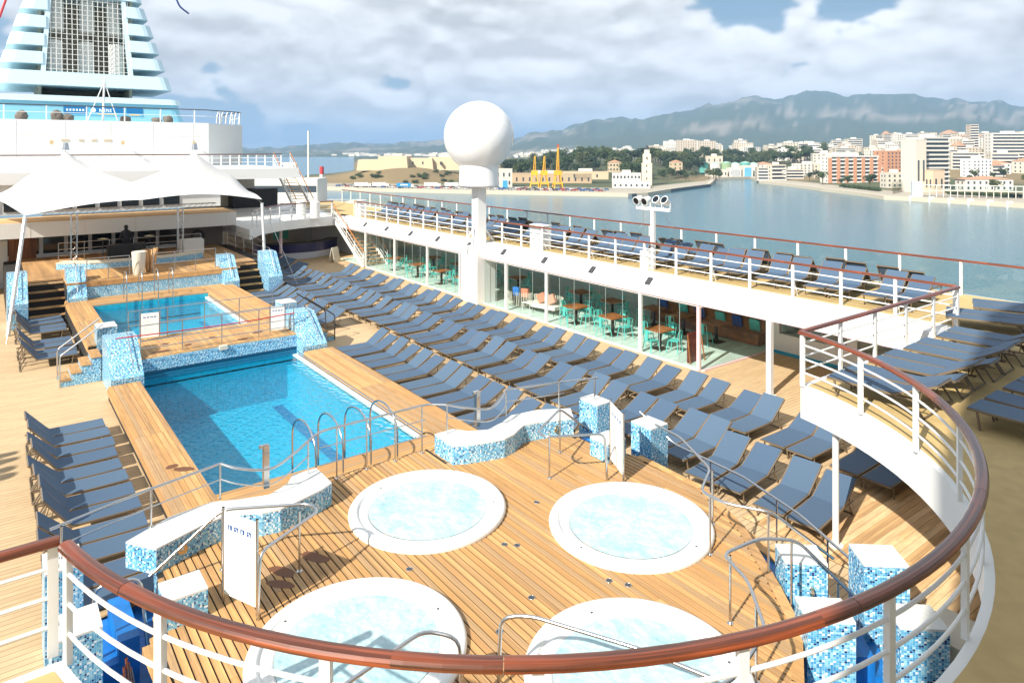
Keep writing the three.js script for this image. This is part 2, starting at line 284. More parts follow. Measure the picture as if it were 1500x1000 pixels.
{ // bridge deck between the two pools
  const t = thing('bridge_deck', 'teak footbridge deck between the two pools, wet footprints on it', 'deck');
  part('beam', mbx(3.9, 9.0, 0.60, 0.85, -27.58, -24.98), caulk, t);
  for (let x = 3.9; x < 8.95; x += 0.127) plank(t, x + 0.004, x + 0.123, 0.85, 0.9, -27.58, -24.96, true);
  for (let x = 3.9; x < 8.9; x += 1.7) plank(t, x + 0.003, x + 1.697, 0.70, 0.895, -24.955, -24.90, false, teak, 'face_board');
  part('lamp_box', bx(6.3, 6.55, 0.78, 0.92, -24.9, -24.76), cream, t);
}
// dark wet patches left by feet
const wet = mat(0.15, 0.06, 0.025, 0.65);
function patch(x, y, z, sx, sz, a) { const s = new THREE.Shape(); for (let i = 0; i <= 14; i++) { const t = i / 14 * 2 * Math.PI, r = 1 + 0.35 * (noise(Math.cos(t) * 2 + x * 7, Math.sin(t) * 2, z) - 0.5); s[i ? 'lineTo' : 'moveTo'](Math.cos(t) * r * sx, Math.sin(t) * r * sz); } const g = new THREE.ShapeGeometry(s); g.rotateX(-Math.PI / 2); const m = solo('wet_patch', g, wet, 'dark wet patch soaking into the teak boards', 'stain', 'wet patches on the teak'); m.position.set(x, y + 0.003, z); m.rotation.y = a; }
for (const [x, y, z, a, b, c] of [[3.35, 0.4, -17.25, 0.14, 0.10, 0.3], [3.55, 0.4, -16.95, 0.24, 0.11, -0.6], [3.68, 1, -10.85, 0.10, 0.26, 0.5], [3.55, 1, -10.55, 0.09, 0.24, 0.7], [4.25, 1, -10.9, 0.11, 0.3, 0.5], [4.6, 0.9, -25.4, 0.3, 0.12, 0.1], [4.9, 0.9, -26.3, 0.14, 0.1, 0.1], [5.5, 0.9, -25.7, 0.16, 0.1, 0.8], [7.2, 0.9, -25.3, 0.2, 0.1, 0.1], [7.9, 0.9, -25.9, 0.22, 0.12, 0.4], [6.4, 0.9, -26.2, 0.12, 0.1, 0]]) patch(x, y, z, a, b, c);
// ---------------------------------------------------------------- whirlpool platform
const nearC = [[0, -4.5], [1.55, -4.75], [2.45, -5.3], [3.05, -6.0], [4.05, -7.3], [4.65, -8.6], [4.72, -10.3]];
const zNear = X => { X = Math.abs(X); for (let i = 1; i < nearC.length; i++) if (X <= nearC[i][0]) { const [a, b] = nearC[i - 1], [c, d] = nearC[i]; return mix(b, d, (X - a) / (c - a)); } return -10.3; };
const zFar = X => { X = Math.abs(X); return X < 1.3 ? -13.4 : X < 4.35 ? -12.5 : mix(-11.9, -10.4, (X - 4.35) / 0.37); };
{
  const t = struct('whirlpool_platform', (() => { const o = []; for (const [X, z] of nearC) o.push([CXL + X * 0.992, z - 0.02]); o.push([CXL + 4.3, -11.9], [CXL + 4.3, -12.45], [CXL + 1.29, -12.45], [CXL + 1.29, -13.38]); const l = o.slice().reverse().map(([x, z]) => [mir(x), z]); return slab([...o, ...l.slice(0, -1)], 0.005, 0.955); })(), mosaic);
  const n = 84, p = 9.42 / n;
  part('caulk_bed', (() => { const o = []; for (const [X, z] of nearC) o.push([CXL + X * 0.998, z - 0.004]); o.push([CXL + 4.34, -11.9], [CXL + 4.34, -12.48], [CXL + 1.295, -12.48], [CXL + 1.295, -13.39]); const l = o.slice().reverse().map(([x, z]) => [mir(x), z]); return slab([...o, ...l.slice(0, -1)], 0.957, 0.985); })(), caulk, t);
  for (let i = 0; i < n; i++) {
    const X0 = -4.71 + i * p, X1 = X0 + p, a = Math.max(zFar(X0), zFar(X1)), b = Math.min(zNear(X0), zNear(X1)); if (b - a < 0.1) continue;
    const c1 = mix(a, b, 0.25 + 0.2 * h3(i, 1, 1)), c2 = mix(a, b, 0.62 + 0.25 * h3(i, 2, 1));
    for (const [z0, z1] of i % 3 ? [[a, b]] : i % 2 ? [[a, c1], [c1, b]] : [[a, c2], [c2, b]]) plank(t, CXL + X0 + 0.012, CXL + X1 - 0.012, 0.96, 1.0 + 0.002 * h3(i, 7, Math.round(z0 * 10)), z0 + 0.002, z1 - 0.002, true);
  }
  for (const [x, z] of [[6.9, -9.35], [7.05, -9.2], [8.2, -10.1], [5.3, -9.7], [6.4, -8.0], [7.6, -7.6], [7.75, -7.35], [5.6, -7.7]]) { part('deck_fitting', cyl(0.045, 0.045, 0.006, x, 1.001, z, 12), darkGrey, t); part('fitting_ring', new THREE.TorusGeometry(0.05, 0.006, 5, 16).rotateX(Math.PI / 2).translate(x, 1.004, z), steel, t); }
  // margin board following the edge
  for (const s of [1, -1]) for (let i = 0; i < nearC.length - 1; i++) { const a = nearC[i], b = nearC[i + 1], q = s > 0 ? [[CXL + a[0], a[1]], [CXL + b[0], b[1]]] : [[mir(CXL + b[0]), b[1]], [mir(CXL + a[0]), a[1]]]; const g = muv(sweep(q, 1.0, [[-0.09, -0.09], [0.06, -0.09], [0.06, 0.008], [-0.09, 0.008]])); part('margin_board', g, teak[i % 5], t); }
}
// whirlpool tubs
const tubWater = new THREE.MeshPhysicalMaterial({ map: tex(512, 512, (i, j) => { const x = i / 512 * 6, y = j / 512 * 6, w = fbm(x, y, 3, 3), n = fbm(x * 1.3 + 2.2 * w, y * 1.3 + 2 * w, 9, 6), f = sst(0.25, 0.66, n), g = fbm(x * 9, y * 9, 4, 4); return [mix(158, 180, f) + 26 * (g - 0.5), mix(196, 206, f) + 18 * (g - 0.5), mix(203, 210, f) + 16 * (g - 0.5)]; }), roughness: 0.12, bumpMap: tex(256, 256, (i, j) => { const v = 255 * fbm(i / 256 * 12, j / 256 * 12, 6, 5); return [v, v, v]; }, false), bumpScale: 0.05 });
const tubWhite = new THREE.MeshPhysicalMaterial({ color: lin(0.80, 0.80, 0.77), roughness: 0.3, clearcoat: 0.4 });
{
  const prof = [[1.42, 0], [1.43, 0.05], [1.40, 0.095], [1.35, 0.11], [1.29, 0.105], [1.265, 0.085], [1.25, 0.055], [1.21, 0.05], [1.17, 0.062], [1.12, 0.06], [1.07, 0.03], [1.04, 0.005]].map(p => new THREE.Vector2(...p));
  const rim = new THREE.LatheGeometry(prof, 72), wg = new THREE.CircleGeometry(1.065, 56); wg.rotateX(-Math.PI / 2);
  const lab = ['round white whirlpool tub beside the pool ladders', 'round white whirlpool tub beside the starboard lounger rows', 'round white whirlpool tub in front of the printed notice on the left', 'round white whirlpool tub closest to the curved teak rail'];
  [[6.45, -11.1], [9.02, -8.5], [3.92, -8.55], [6.5, -6.0]].forEach(([x, z], i) => {
    const t = thing('whirlpool_tub', lab[i], 'hot tub', [x, 1.0, z], i * 1.3);
    part('rim', rim, tubWhite, t); const w = part('water', wg, tubWater, t); w.position.y = 0.035;
    for (const a of [0.5, 2.6, 4.4]) part('drain', cyl(0.02, 0.02, 0.006, Math.cos(a) * 1.215, 0.05, Math.sin(a) * 1.215, 10), darkGrey, t);
  });
}
// blue wading channel either side of the platform with a teak kerb
const blueFloor = new THREE.MeshStandardMaterial({ map: rep(tex(256, 256, (i, j) => { const n = 0.8 + 0.4 * fbm(i / 22, j / 22, 2, 5); return [16 * n, 104 * n, 176 * n]; }), 0.5, 0.5), roughness: 0.45 });
const kerb = [[5.4, -12.9], [5.62, -10.5], [5.6, -8.6], [5.2, -7.0], [4.45, -5.6], [3.4, -4.2], [2.4, -3.3]];
for (const s of [1, -1]) {
  const f = ([X, z]) => [CXL + s * X, z], o = [...kerb.map(f), ...[[0.2, -3.3], [0.2, -4.6], [3, -5.8], [4.2, -8], [4.3, -12.9]].map(f)];
  struct('wading_channel', slab(s > 0 ? o : o.slice().reverse(), 0.004, 0.07), blueFloor);
  const k = kerb.map(f); const g = muv(sweep(s > 0 ? k : k.slice().reverse(), 0, [[-0.26, 0.0], [0.0, 0.0], [0.0, 0.12], [-0.26, 0.12]]));
  solo('channel_kerb', g, teak[2], s > 0 ? 'teak kerb of the blue channel beside the starboard loungers' : 'teak kerb of the blue channel beside the port loungers', 'kerb');
  // steps down into the channel
  for (const [i, [X0, X1, y]] of [[4.72, 4.98, 0.72], [4.98, 5.24, 0.44], [5.24, 5.5, 0.22]].entries()) { const a = CXL + s * X0, b = CXL + s * X1; struct('blue_step', mbx(Math.min(a, b), Math.max(a, b), 0.071, y, -12.2, -11.05), blueFloor); }
}
{ // steps by the near starboard blocks
  const g = merge([0, 1, 2].map(i => { const b = mbx(-0.14, 0.14, 0, 0.72 - i * 0.26, -0.4, 0.4); b.translate(0.14 + i * 0.28, 0, 0); return b; })); g.rotateY(-0.75);
  const m = struct('blue_step', g, blueFloor); m.position.set(9.72, 0.071, -5.35); const w = struct('blue_step', g, blueFloor); w.position.set(mir(9.72), 0.071, -5.35); w.rotation.y = Math.PI + 1.5;
}
// tiled blocks and planters
const valve = new THREE.CylinderGeometry(0.085, 0.085, 0.03, 16); valve.rotateX(Math.PI / 2);
function block(label, out, y1, y0 = 0.005, knob) {
  const t = thing('mosaic_block', label, 'mosaic wall');
  part('wall', slab(out, y0, y1 - 0.03), mosaic, t); part('tiled_top', slab(out.map(p => p), y1 - 0.029, y1), tileTop, t);
  if (knob) { const k = part('shower_valve', valve, mat(0.55, 0.42, 0.25, 0.3, { metalness: 1 }), t); k.position.set(...knob.slice(0, 3)); k.rotation.y = knob[3]; const c = part('valve_hub', new THREE.SphereGeometry(0.04, 12, 8), steel, t); c.position.set(...knob.slice(0, 3)); }
  return t;
}
const quad = (cx, cz, w, d, a) => [[-w, -d], [w, -d], [w, d], [-w, d]].map(([x, z]) => [cx + (x * Math.cos(a) - z * Math.sin(a)) / 2, cz + (x * Math.sin(a) + z * Math.cos(a)) / 2]);
const planter = [[1.33, -13.1], [1.33, -12.35], [1.6, -12.2], [2.1, -12.05], [2.4, -11.98], [2.7, -12.05], [2.95, -12.2], [3.2, -12.32], [3.6, -12.25], [4.35, -11.95], [4.7, -12.45], [4.0, -12.85], [3.3, -12.95], [2.9, -12.75], [2.4, -12.6], [2.0, -12.8], [1.8, -13.1]];
for (const s of [1, -1]) {
  const f = l => { const r = l.map(([X, z]) => [CXL + s * X, z]); return s > 0 ? r : r.reverse(); }, S = s > 0 ? 'starboard' : 'port';
  block(s > 0 ? 'wavy mosaic planter wall between whirlpools and the starboard loungers' : 'wavy mosaic planter wall behind the printed notice, port side', f(planter), 1.4, 0.99, [CXL + s * 3.95, 1.2, -12.08, s * 0.36]);
  block(`tall mosaic block outside the wading channel by the end of the ${S} planter`, f([[5.3, -12.8], [5.78, -12.8], [5.78, -12.15], [5.3, -12.15]]), 1.42);
  block(`tall mosaic block outside the wading channel, next to the ${S} loungers`, f([[5.25, -11.0], [5.8, -11.0], [5.8, -10.4], [5.25, -10.4]]), 1.42);
  block(`low mosaic seat block beside the printed notice, ${S} side`, f([[3.95, -10.98], [4.5, -10.98], [4.5, -10.45], [3.95, -10.45]]), 1.4);
}
block('mosaic shower block with brass valve at the platform edge, starboard steps', quad(9.97, -5.85, 0.62, 0.5, 0.72), 1.4, 0.07, [9.82, 0.98, -5.58, 0.72]);
block('low mosaic seat block by the starboard steps next to the near tub', quad(9.02, -4.95, 0.62, 0.5, 0.72), 1.4, 0.07);
block('tall mosaic block with brass valve outside the channel under the bay', quad(10.85, -5.1, 0.66, 0.56, 0.72), 1.42, 0.07, [10.68, 0.85, -4.82, 0.72]);
block('mosaic block under the rounded bay beside a grey locker', quad(9.85, -4.15, 0.62, 0.5, 0.72), 1.4, 0.07);
solo('deck_locker', merge([bx(10.2, 10.9, 0.02, 1.0, -4.2, -3.6), bx(10.16, 10.94, 1.0, 1.05, -4.24, -3.56)]), cream, 'grey beige deck locker under the rounded bay', 'locker');
function f2(x, z, w, d) { return [[x - w / 2, z - d / 2], [x + w / 2, z - d / 2], [x + w / 2, z + d / 2], [x - w / 2, z + d / 2]]; }

// stainless handrails of the platform
function hand(label, pts, posts, foot, extra) {
  const t = thing('steel_handrail', label, 'handrail', [0, 0, 0], 0, 'stainless handrails round the whirlpools');
  part('rail', pipe(pts, 0.024, 0.16), steel, t);
  for (const [x, y, z, y0] of posts) { part('post', rod([x, y0 ?? foot, z], [x, y, z], 0.018), steel, t); part('foot_plate', cyl(0.045, 0.045, 0.012, x, y0 ?? foot, z, 12), steel, t); }
  if (extra) for (const e of extra) part('mid_bar', pipe(e, 0.012, 0.12), steel, t);
  return t;
}
{ // long railing on the pool side with two scoops round the shower columns
  const sc = s => [[CXL + s * 1.55, 2.03, -12.95], [CXL + s * 1.9, 1.95, -12.75], [CXL + s * 2.4, 1.88, -12.55], [CXL + s * 2.9, 1.95, -12.75], [CXL + s * 3.15, 2.03, -12.95]];
  const lw = s => sc(s).map(([x, y, z]) => [x, y - 0.26, z + 0.04]);
  hand('long steel railing on the pool side of the whirlpool platform', [[0.75, 1.9, -12.5], [1.95, 2.02, -12.65], [CXL - 3.15, 2.03, -12.95]], [[0.9, 1.9, -12.5, 1.42], [2.15, 2.02, -12.68, 1.4]], 1.4, [[[0.75, 1.6, -12.5], [1.95, 1.72, -12.65], [CXL - 3.15, 1.75, -12.95]]]);
  for (const s of [1, -1]) {
    const t = hand(s > 0 ? 'scooped steel rail round the starboard shower column' : 'scooped steel rail round the port shower column', [], [], 1.4); t.clear();
    part('rail', curvePipe(sc(s), 0.024, 30), steel, t); part('mid_bar', curvePipe(lw(s), 0.013, 30), steel, t);
    for (const X of [1.55, 3.15]) part('post', rod([CXL + s * X, 1.4, -12.95], [CXL + s * X, 2.03, -12.95], 0.018), steel, t);
    const c = thing('shower_column', s > 0 ? 'square steel shower column on the starboard planter' : 'square steel shower column on the port planter', 'shower', [CXL + s * 2.35, 1.38, -12.95]);
    part('column', bx(-0.05, 0.05, 0, 0.78, -0.05, 0.05), steel, c); part('shower_head', bx(-0.12, 0.02, 0.74, 0.79, -0.03, 0.03), steel, c);
  }
  const posts = []; for (const X of [-0.85, -0.2, 0.45, 1.1]) posts.push([CXL + X, 2.03, -13.25]);
  hand('straight steel railing between the planters above the pool ladders', [[CXL - 1.55, 2.03, -12.95], [CXL - 1.2, 2.03, -13.25], [CXL + 1.2, 2.03, -13.25], [CXL + 1.55, 2.03, -12.95]], posts, 1.0, [[[CXL - 1.2, 1.7, -13.25], [CXL + 1.2, 1.7, -13.25]], [[CXL - 1.2, 1.35, -13.25], [CXL + 1.2, 1.35, -13.25]]]);
  hand('steel railing running over the starboard planter', [[CXL + 3.15, 2.03, -12.95], [CXL + 4.6, 2.03, -12.55], [CXL + 5.6, 1.95, -12.45]], [[CXL + 4.45, 2.03, -12.58], [CXL + 5.5, 1.95, -12.45]], 1.4, [[[CXL + 3.15, 1.75, -12.95], [CXL + 4.6, 1.75, -12.55]]]);
}
for (const s of [1, -1]) {
  const f = p => p.map(([X, y, z]) => [CXL + s * X, y, z]);
  hand(s > 0 ? 'looped steel handrail beside the starboard printed notice' : 'looped steel handrail beside the port printed notice', f([[4.5, 1.2, -11.6], [3.5, 1.95, -11.45], [2.35, 1.95, -10.8], [2.3, 1.95, -10.5], [3.38, 1.93, -9.95], [3.42, 1.0, -9.93]]), f([[3.5, 1.94, -11.45], [2.55, 1.95, -10.68]]), 1.0);
}
hand('curved steel handrail leading to the starboard steps', [[11.05, 1.9, -9.7], [10.85, 1.95, -8.9], [10.2, 1.95, -7.7], [9.42, 1.95, -7.3], [9.4, 1.95, -6.82], [9.75, 1.95, -6.2], [10.65, 1.15, -5.7]], [[10.2, 1.95, -7.65], [9.4, 1.95, -7.1], [9.73, 1.95, -6.25, 0.95], [10.4, 1.38, -5.85, 0.1]], 1.0);
hand('long looped steel handrail beside the near tub and starboard steps', [[10.0, 1.15, -5.05], [9.35, 1.95, -5.55], [8.95, 1.95, -5.9], [8.2, 1.95, -5.98], [7.95, 1.95, -5.4], [7.3, 1.95, -4.72], [6.4, 1.95, -4.5], [5.6, 1.95, -4.6]], [[8.26, 1.95, -5.9], [9.3, 1.95, -5.6, 0.9], [7.6, 1.95, -5.05], [9.85, 1.3, -5.2, 0.1], [5.7, 1.95, -4.6]], 1.0);
hand('low steel railing along the outer edge of the starboard channel', [[12.1, 1.5, -11.1], [12.25, 1.02, -10.2], [12.2, 0.98, -8.4], [11.75, 0.98, -6.9], [11.0, 0.98, -5.4], [10.5, 0.7, -4.7]], [[12.2, 0.98, -9.2, 0.01], [11.95, 0.98, -7.5, 0.01], [11.4, 0.98, -6.2, 0.01]], 0.1);
hand('hooked steel grab rail beside the port near tub', [[2.9, 1.95, -6.9], [4.1, 1.95, -7.15], [4.4, 1.9, -6.85], [4.42, 1.0, -6.8]], [[3.1, 1.95, -6.95]], 1.0);
hand('hooked steel grab rail between the two near tubs', [[5.0, 1.0, -6.9], [5.0, 1.9, -6.85], [5.25, 1.95, -6.6], [5.9, 1.95, -5.4], [6.2, 1.95, -4.6]], [[6.15, 1.95, -4.7]], 1.0);
hand('short steel stair rail between the port mosaic blocks', [[1.15, 0.1, -11.3], [1.2, 1.5, -11.25], [1.75, 1.5, -11.1], [1.85, 0.3, -11.05]], [], 0.07);
// printed notices
const ink = (w, h, draw) => { const c = document.createElement('canvas'); c.width = w; c.height = h; const g = c.getContext('2d'); draw(g, w, h); const t = new THREE.CanvasTexture(c); t.colorSpace = THREE.SRGBColorSpace; return t; };
const noticeTex = ink(256, 640, (g, w, h) => {
  g.fillStyle = '#f3f3ee'; g.fillRect(0, 0, w, h); g.fillStyle = '#9aa0a6'; for (let i = 0; i < 20; i++) g.fillRect(40 + i * 9, 50, 6 - (i % 7 === 6 ? 6 : 0), 8);
  for (let i = 0; i < 4; i++) { g.fillStyle = '#1c4a86'; g.fillRect(30 + i * 52, 90, 36, 38); g.fillStyle = '#f3f3ee'; g.beginPath(); g.arc(44 + i * 52, 104, 5, 0, 7); g.fill(); g.fillRect(40 + i * 52 + (i % 2) * 8, 110, 9, 14); }
  g.fillStyle = '#b4b7ba'; let y = 165; for (let k = 0; k < 17; k++) { const n = 60 + h3(k, 4, 4) * 120; g.fillRect(36, y, n, 3); if (h3(k, 1, 9) > 0.5) { y += 11; g.fillRect(36, y, n * 0.6, 3); } y += 16; }
});
const noticeMat = new THREE.MeshStandardMaterial({ map: noticeTex, roughness: 0.35 });
function notice(label, a, b, y0, y1, p0) {
  const t = thing('notice_board', label, 'sign'), dx = b[0] - a[0], dz = b[1] - a[1], L = Math.hypot(dx, dz), ang = Math.atan2(-dz, dx);
  const g = new THREE.BoxGeometry(L - 0.05, y1 - y0, 0.012), pn = part('panel', g, white, t); pn.position.set((a[0] + b[0]) / 2, (y0 + y1) / 2, (a[1] + b[1]) / 2); pn.rotation.y = ang;
  const f = part('print', new THREE.PlaneGeometry(L - 0.06, y1 - y0 - 0.01), noticeMat, t); f.position.copy(pn.position); f.rotation.y = ang; f.position.x += Math.sin(ang) * 0.0085; f.position.z += Math.cos(ang) * 0.0085;
  for (const p of [a, b]) part('post', rod([p[0], p0, p[1]], [p[0], y1 + 0.05, p[1]], 0.022), steel, t);
}
notice('tall white printed notice with four blue pictograms by the port whirlpool', [2.76, -10.66], [3.05, -10.02], 1.12, 2.32, 1.0);
notice('tall white printed notice seen edge-on by the starboard whirlpool', [10.42, -10.38], [10.08, -9.68], 1.12, 2.32, 1.0);
notice('white notice with blue pictograms on the bridge railing, port end', [4.27, -27.2], [4.87, -27.1], 1.0, 1.85, 0.9);
notice('white notice with blue pictograms on the bridge railing, starboard end', [8.22, -25.5], [8.74, -25.4], 1.0, 1.85, 0.9);
// arched pool ladders
function ladder(label, x, y, z0, z1, grp) {
  const t = thing('pool_ladder', label, 'pool ladder', [x, y, 0], 0, grp);
  const pts = []; for (let i = 0; i <= 10; i++) { const a = Math.PI * i / 10; pts.push([0, 0.78 + 0.5 * Math.sin(a), (z0 + z1) / 2 + (z1 - z0) / 2 * Math.cos(a)]); }
  part('arch', merge([curvePipe([[0, 0, z1], [0, 0.5, z1], ...pts, [0, 0.4, z0], [0, -0.9, z0]], 0.022, 40)]), steel, t); part('foot_plate', cyl(0.05, 0.05, 0.012, 0, 0, z1, 12), steel, t);
}
for (const x of [5.5, 6.1, 6.75, 7.4]) ladder('arched steel ladder rail at the whirlpool end of the large pool', x, 0.4, -15.5, -14.1, 'arched ladder rails of the large pool');
for (const x of [4.9, 5.5, 6.15, 6.75]) ladder('arched steel ladder rail at the stage end of the raised pool', x, 0.9, -34.5, -35.4, 'arched ladder rails of the raised pool');
// railings of the bridge deck
function fence(label, x0, x1, y, z, bars, n, red) {
  const t = thing('steel_fence', label, 'railing');
  for (const h of bars) part('bar', rod([x0, y + h, z], [x1, y + h, z], 0.016), steel, t);
  for (let i = 0; i <= n; i++) { const x = mix(x0, x1, i / n); part('post', rod([x, y, z], [x, y + 1.0, z], 0.018), steel, t); }
  if (red) part('red_rope', curvePipe([[x0 - 0.7, y + 0.72, z + 0.06], [mix(x0, x1, 0.5), y + 0.66, z + 0.06], [x1, y + 0.72, z + 0.06]], 0.02, 16), mat(0.5, 0.03, 0.03, 0.6), t);
}
fence('steel railing with red rope on the pool side of the bridge deck', 3.95, 8.95, 0.9, -25.1, [1.0, 0.5, 0.25], 4, true);
fence('steel railing on the raised pool side of the bridge deck', 3.95, 8.95, 0.9, -27.5, [1.0, 0.5], 4);
// sloped mosaic pillars and steps at both ends of the bridge deck
for (const s of [1, -1]) {
  const a = s > 0 ? 8.98 : mir(9.88), S = s > 0 ? 'starboard' : 'port';
  const t = thing('mosaic_pillar', `sloped mosaic pillar at the ${S} end of the bridge deck`, 'mosaic wall');
  part('wall', prismX([[-24.25, 0.005], [-24.25, 0.55], [-25.5, 1.5], [-26.3, 1.5], [-26.3, 0.005]], a, a + 0.9), mosaic, t);
  part('grab_rail', pipe([[a + 0.62, 0.8, -24.35], [a + 0.62, 1.62, -25.5], [a + 0.62, 1.62, -26.0]], 0.018, 0.1), steel, t);
  const b = s > 0 ? 9.3 : mir(9.9); block(`small mosaic block behind the ${S} bridge pillar`, rect(b, b + 0.6, -28.2, -27.4), 1.5);
  const st = thing('deck_steps', `teak steps up to the bridge deck, ${S} side`, 'steps');
  for (let i = 0; i < 4; i++) { const x0 = 9.9 + (3 - i) * 0.28, xx = s > 0 ? [x0, x0 + 0.28] : [mir(x0 + 0.28), mir(x0)]; part('riser', mbx(xx[0], xx[1], 0.005, 0.18 + i * 0.2, -27.35, -26.35), mosaic, st); plank(st, xx[0] - 0.01, xx[1] + 0.01, 0.18 + i * 0.2, 0.22 + i * 0.2, -27.37, -26.33, true, teak, 'tread'); }
  for (const z of [-26.35, -27.3]) { const p = [[11.05, 0.02, z], [11.05, 1.0, z], [9.85, 1.85, z]].map(([x, y, zz]) => [s > 0 ? x : mir(x), y, zz]); part('handrail', pipe(p, 0.024, 0.1), s > 0 ? darkGrey : steel, st); }
}
// slatted teak stand in the corner below the rail
{
  const t = thing('slatted_stand', 'folded slatted teak stand under the teak rail, port side', 'stand', [1.5, 0.07, -10.05], 0.6);
  for (let i = -2; i <= 2; i++) part('slat', rod([i * 0.07, 0, 0], [i * 0.035, 0.98 - Math.abs(i) * 0.09, -0.12], 0.017, 6), railWood, t);
  part('cross_bar', rod([-0.12, 0.35, -0.04], [0.12, 0.35, -0.04], 0.016, 6), railWood, t);
}
// ---------------------------------------------------------------- sun loungers
function makeLounger(label, group, ang, flat) {
  const sling = slings[slingN++ % 3], t = thing('sun_lounger', label, 'sun lounger', [0, -50, 0], 0, group), W = 0.33, S = 1.2, B = 0.78, h = 0.34, c = Math.cos(ang), s = Math.sin(ang);
  part('seat_frame', merge([bx(0, S, h - 0.045, h - 0.008, -W, -W + 0.03), bx(0, S, h - 0.045, h - 0.008, W - 0.03, W), bx(0, 0.03, h - 0.045, h - 0.008, -W + 0.03, W - 0.03), bx(S - 0.03, S, h - 0.05, h - 0.02, -W + 0.03, W - 0.03)]), bronze, t);
  const bf = part('back_frame', merge([bx(0, B, -0.037, 0, -W, -W + 0.03), bx(0, B, -0.037, 0, W - 0.03, W), bx(B - 0.03, B, -0.037, 0, -W + 0.03, W - 0.03)]), bronze, t); bf.position.set(S, h - 0.008, 0); bf.rotation.z = ang;
  const sheet = (L, sag) => { const g = new THREE.BoxGeometry(L, 0.006, 2 * W - 0.05, 6, 1, 4), p = g.attributes.position; for (let i = 0; i < p.count; i++) { const u = p.getX(i) / L + 0.5; p.setY(i, p.getY(i) - sag * 4 * u * (1 - u) * (1 - Math.pow(p.getZ(i) / W, 2) * 0.6)); } g.translate(L / 2, 0, 0); g.computeVertexNormals(); return g; };
  const ss = part('seat_sling', sheet(S, 0.02), sling, t); ss.position.y = h;
  const bs = part('back_sling', sheet(B, 0.02), sling, t); bs.position.set(S, h + 0.002, 0); bs.rotation.z = ang;
  for (const [x, k] of [[0.14, 0.05], [1.5, 0.2]]) for (const z of [-1, 1]) part('leg', merge([rod([x, h - 0.04, z * (W - 0.02)], [x + k, 0.0, z * (W - 0.02)], 0.02, 6)]), bronze, t);
  part('rear_rail', merge([bx(S, 1.72, h - 0.06, h - 0.035, -W + 0.005, -W + 0.03), bx(S, 1.72, h - 0.06, h - 0.035, W - 0.03, W - 0.005), rod([1.7, 0.03, -W + 0.02], [1.7, 0.03, W - 0.02], 0.016, 6)]), bronze, t);
  if (!flat) for (const k of [-W + 0.06, W - 0.06]) part('prop', rod([1.62, h - 0.05, k], [S + 0.5 * c, h + 0.5 * s - 0.03, k], 0.011, 6), bronze, t);
  return t;
}
const slings = [sling, sling.clone(), sling.clone()]; slings[1].color.setRGB(0.9, 0.92, 0.95); slings[2].color.setRGB(1.1, 1.08, 1.05); let slingN = 0;
const protos = {};
function lounger(x, y, z, turn, label, group, ang = 0.56) {
  turn += rr(-0.02, 0.02); x += rr(-0.03, 0.03);
  const va = Math.floor(rnd() * 3); if (ang > 0.1) ang += [-0.09, 0, 0.08][va];
  const key = label + ang; if (!protos[key]) { const p = protos[key] = makeLounger(label, group, ang, ang < 0.1); p.position.set(x, y, z); p.rotation.y = turn; return p; }
  return copyOf(protos[key], [x, y, z], turn, label, group);
}
function pair(x, y, z, turn, label, group, ang) { const c = Math.cos(turn), s = Math.sin(turn), d = 0.355; for (const k of [-d, d]) lounger(x + k * s, y, z + k * c, turn, label, group, ang); }
for (const z of [-13.65, -15.3, -16.98, -18.6, -20.3, -21.95, -23.55]) pair(10.17, 0, z, 0, 'blue sling lounger in the row right along the large pool', 'loungers along the large pool');
for (const z of [-28.6, -30.3, -32.0, -33.7, -35.4, -37.1]) pair(10.35, 0, z, 0, 'blue sling lounger in the row beside the raised pool', 'loungers beside the raised pool');
for (let k = 0; k < 21; k++) pair(k < 2 ? 12.62 : 13.0, 0, -7.75 - 1.745 * k, k < 2 ? 0.12 : 0, 'blue sling lounger in the middle starboard row', 'loungers of the middle row');
for (let k = 0; k < 18; k++) pair(15.5, 0, -7.7 - 1.8 * k, 0, 'blue sling lounger in the row nearest the restaurant glass', 'loungers of the row by the restaurant');
for (const z of [-41.0, -42.8, -44.6]) pair(13.4, 0, z, 0.1, 'blue sling lounger in the shade beside the bar', 'loungers by the bar');
for (const z of [-13.4, -14.95, -16.5, -18.0, -19.5, -21.0]) pair(2.5, 0, z, Math.PI, 'blue sling lounger on the port side of the large pool', 'loungers on the port side of the large pool', 0.85);
for (const z of [-29.7, -31.3, -33.9, -35.5, -37.1]) pair(2.6, 0, z, Math.PI, 'blue sling lounger on the port side of the raised pool', 'loungers on the port side of the raised pool', 0.85);
for (let k = 0; k < 20; k++) { const z = -9.7 - 1.8 * k; pair(21.0, 2.906, z, rr(-0.05, 0.25), 'blue sling lounger on the sun deck facing inboard along the long rail', 'inboard loungers of the sun deck', 0.78); pair(24.55, 2.906, z - 0.5, Math.PI + rr(-0.1, 0.1), 'blue sling lounger on the sun deck with its dark back to the pool', 'outboard loungers of the sun deck', 0.95); }
for (const x of [13.55, 15.15, 16.75, 18.4]) pair(x, 2.906, -7.05, -Math.PI / 2 + 0.05, 'blue sling lounger with feet to the cross rail on the balcony deck', 'loungers along the cross rail', 0.42);
for (const x of [20.6, 22.4]) pair(x, 2.906, -7.9, -Math.PI / 2 + 0.35, 'flat blue lounger where the cross rail meets the sun deck', 'flat loungers at the corner', 0.02);
for (const x of [13.9, 15.5, 17.1]) pair(x, 2.906, -4.75, -Math.PI / 2, 'blue sling lounger in the second row of the balcony, partly in shade', 'second row loungers on the balcony', 0.3);

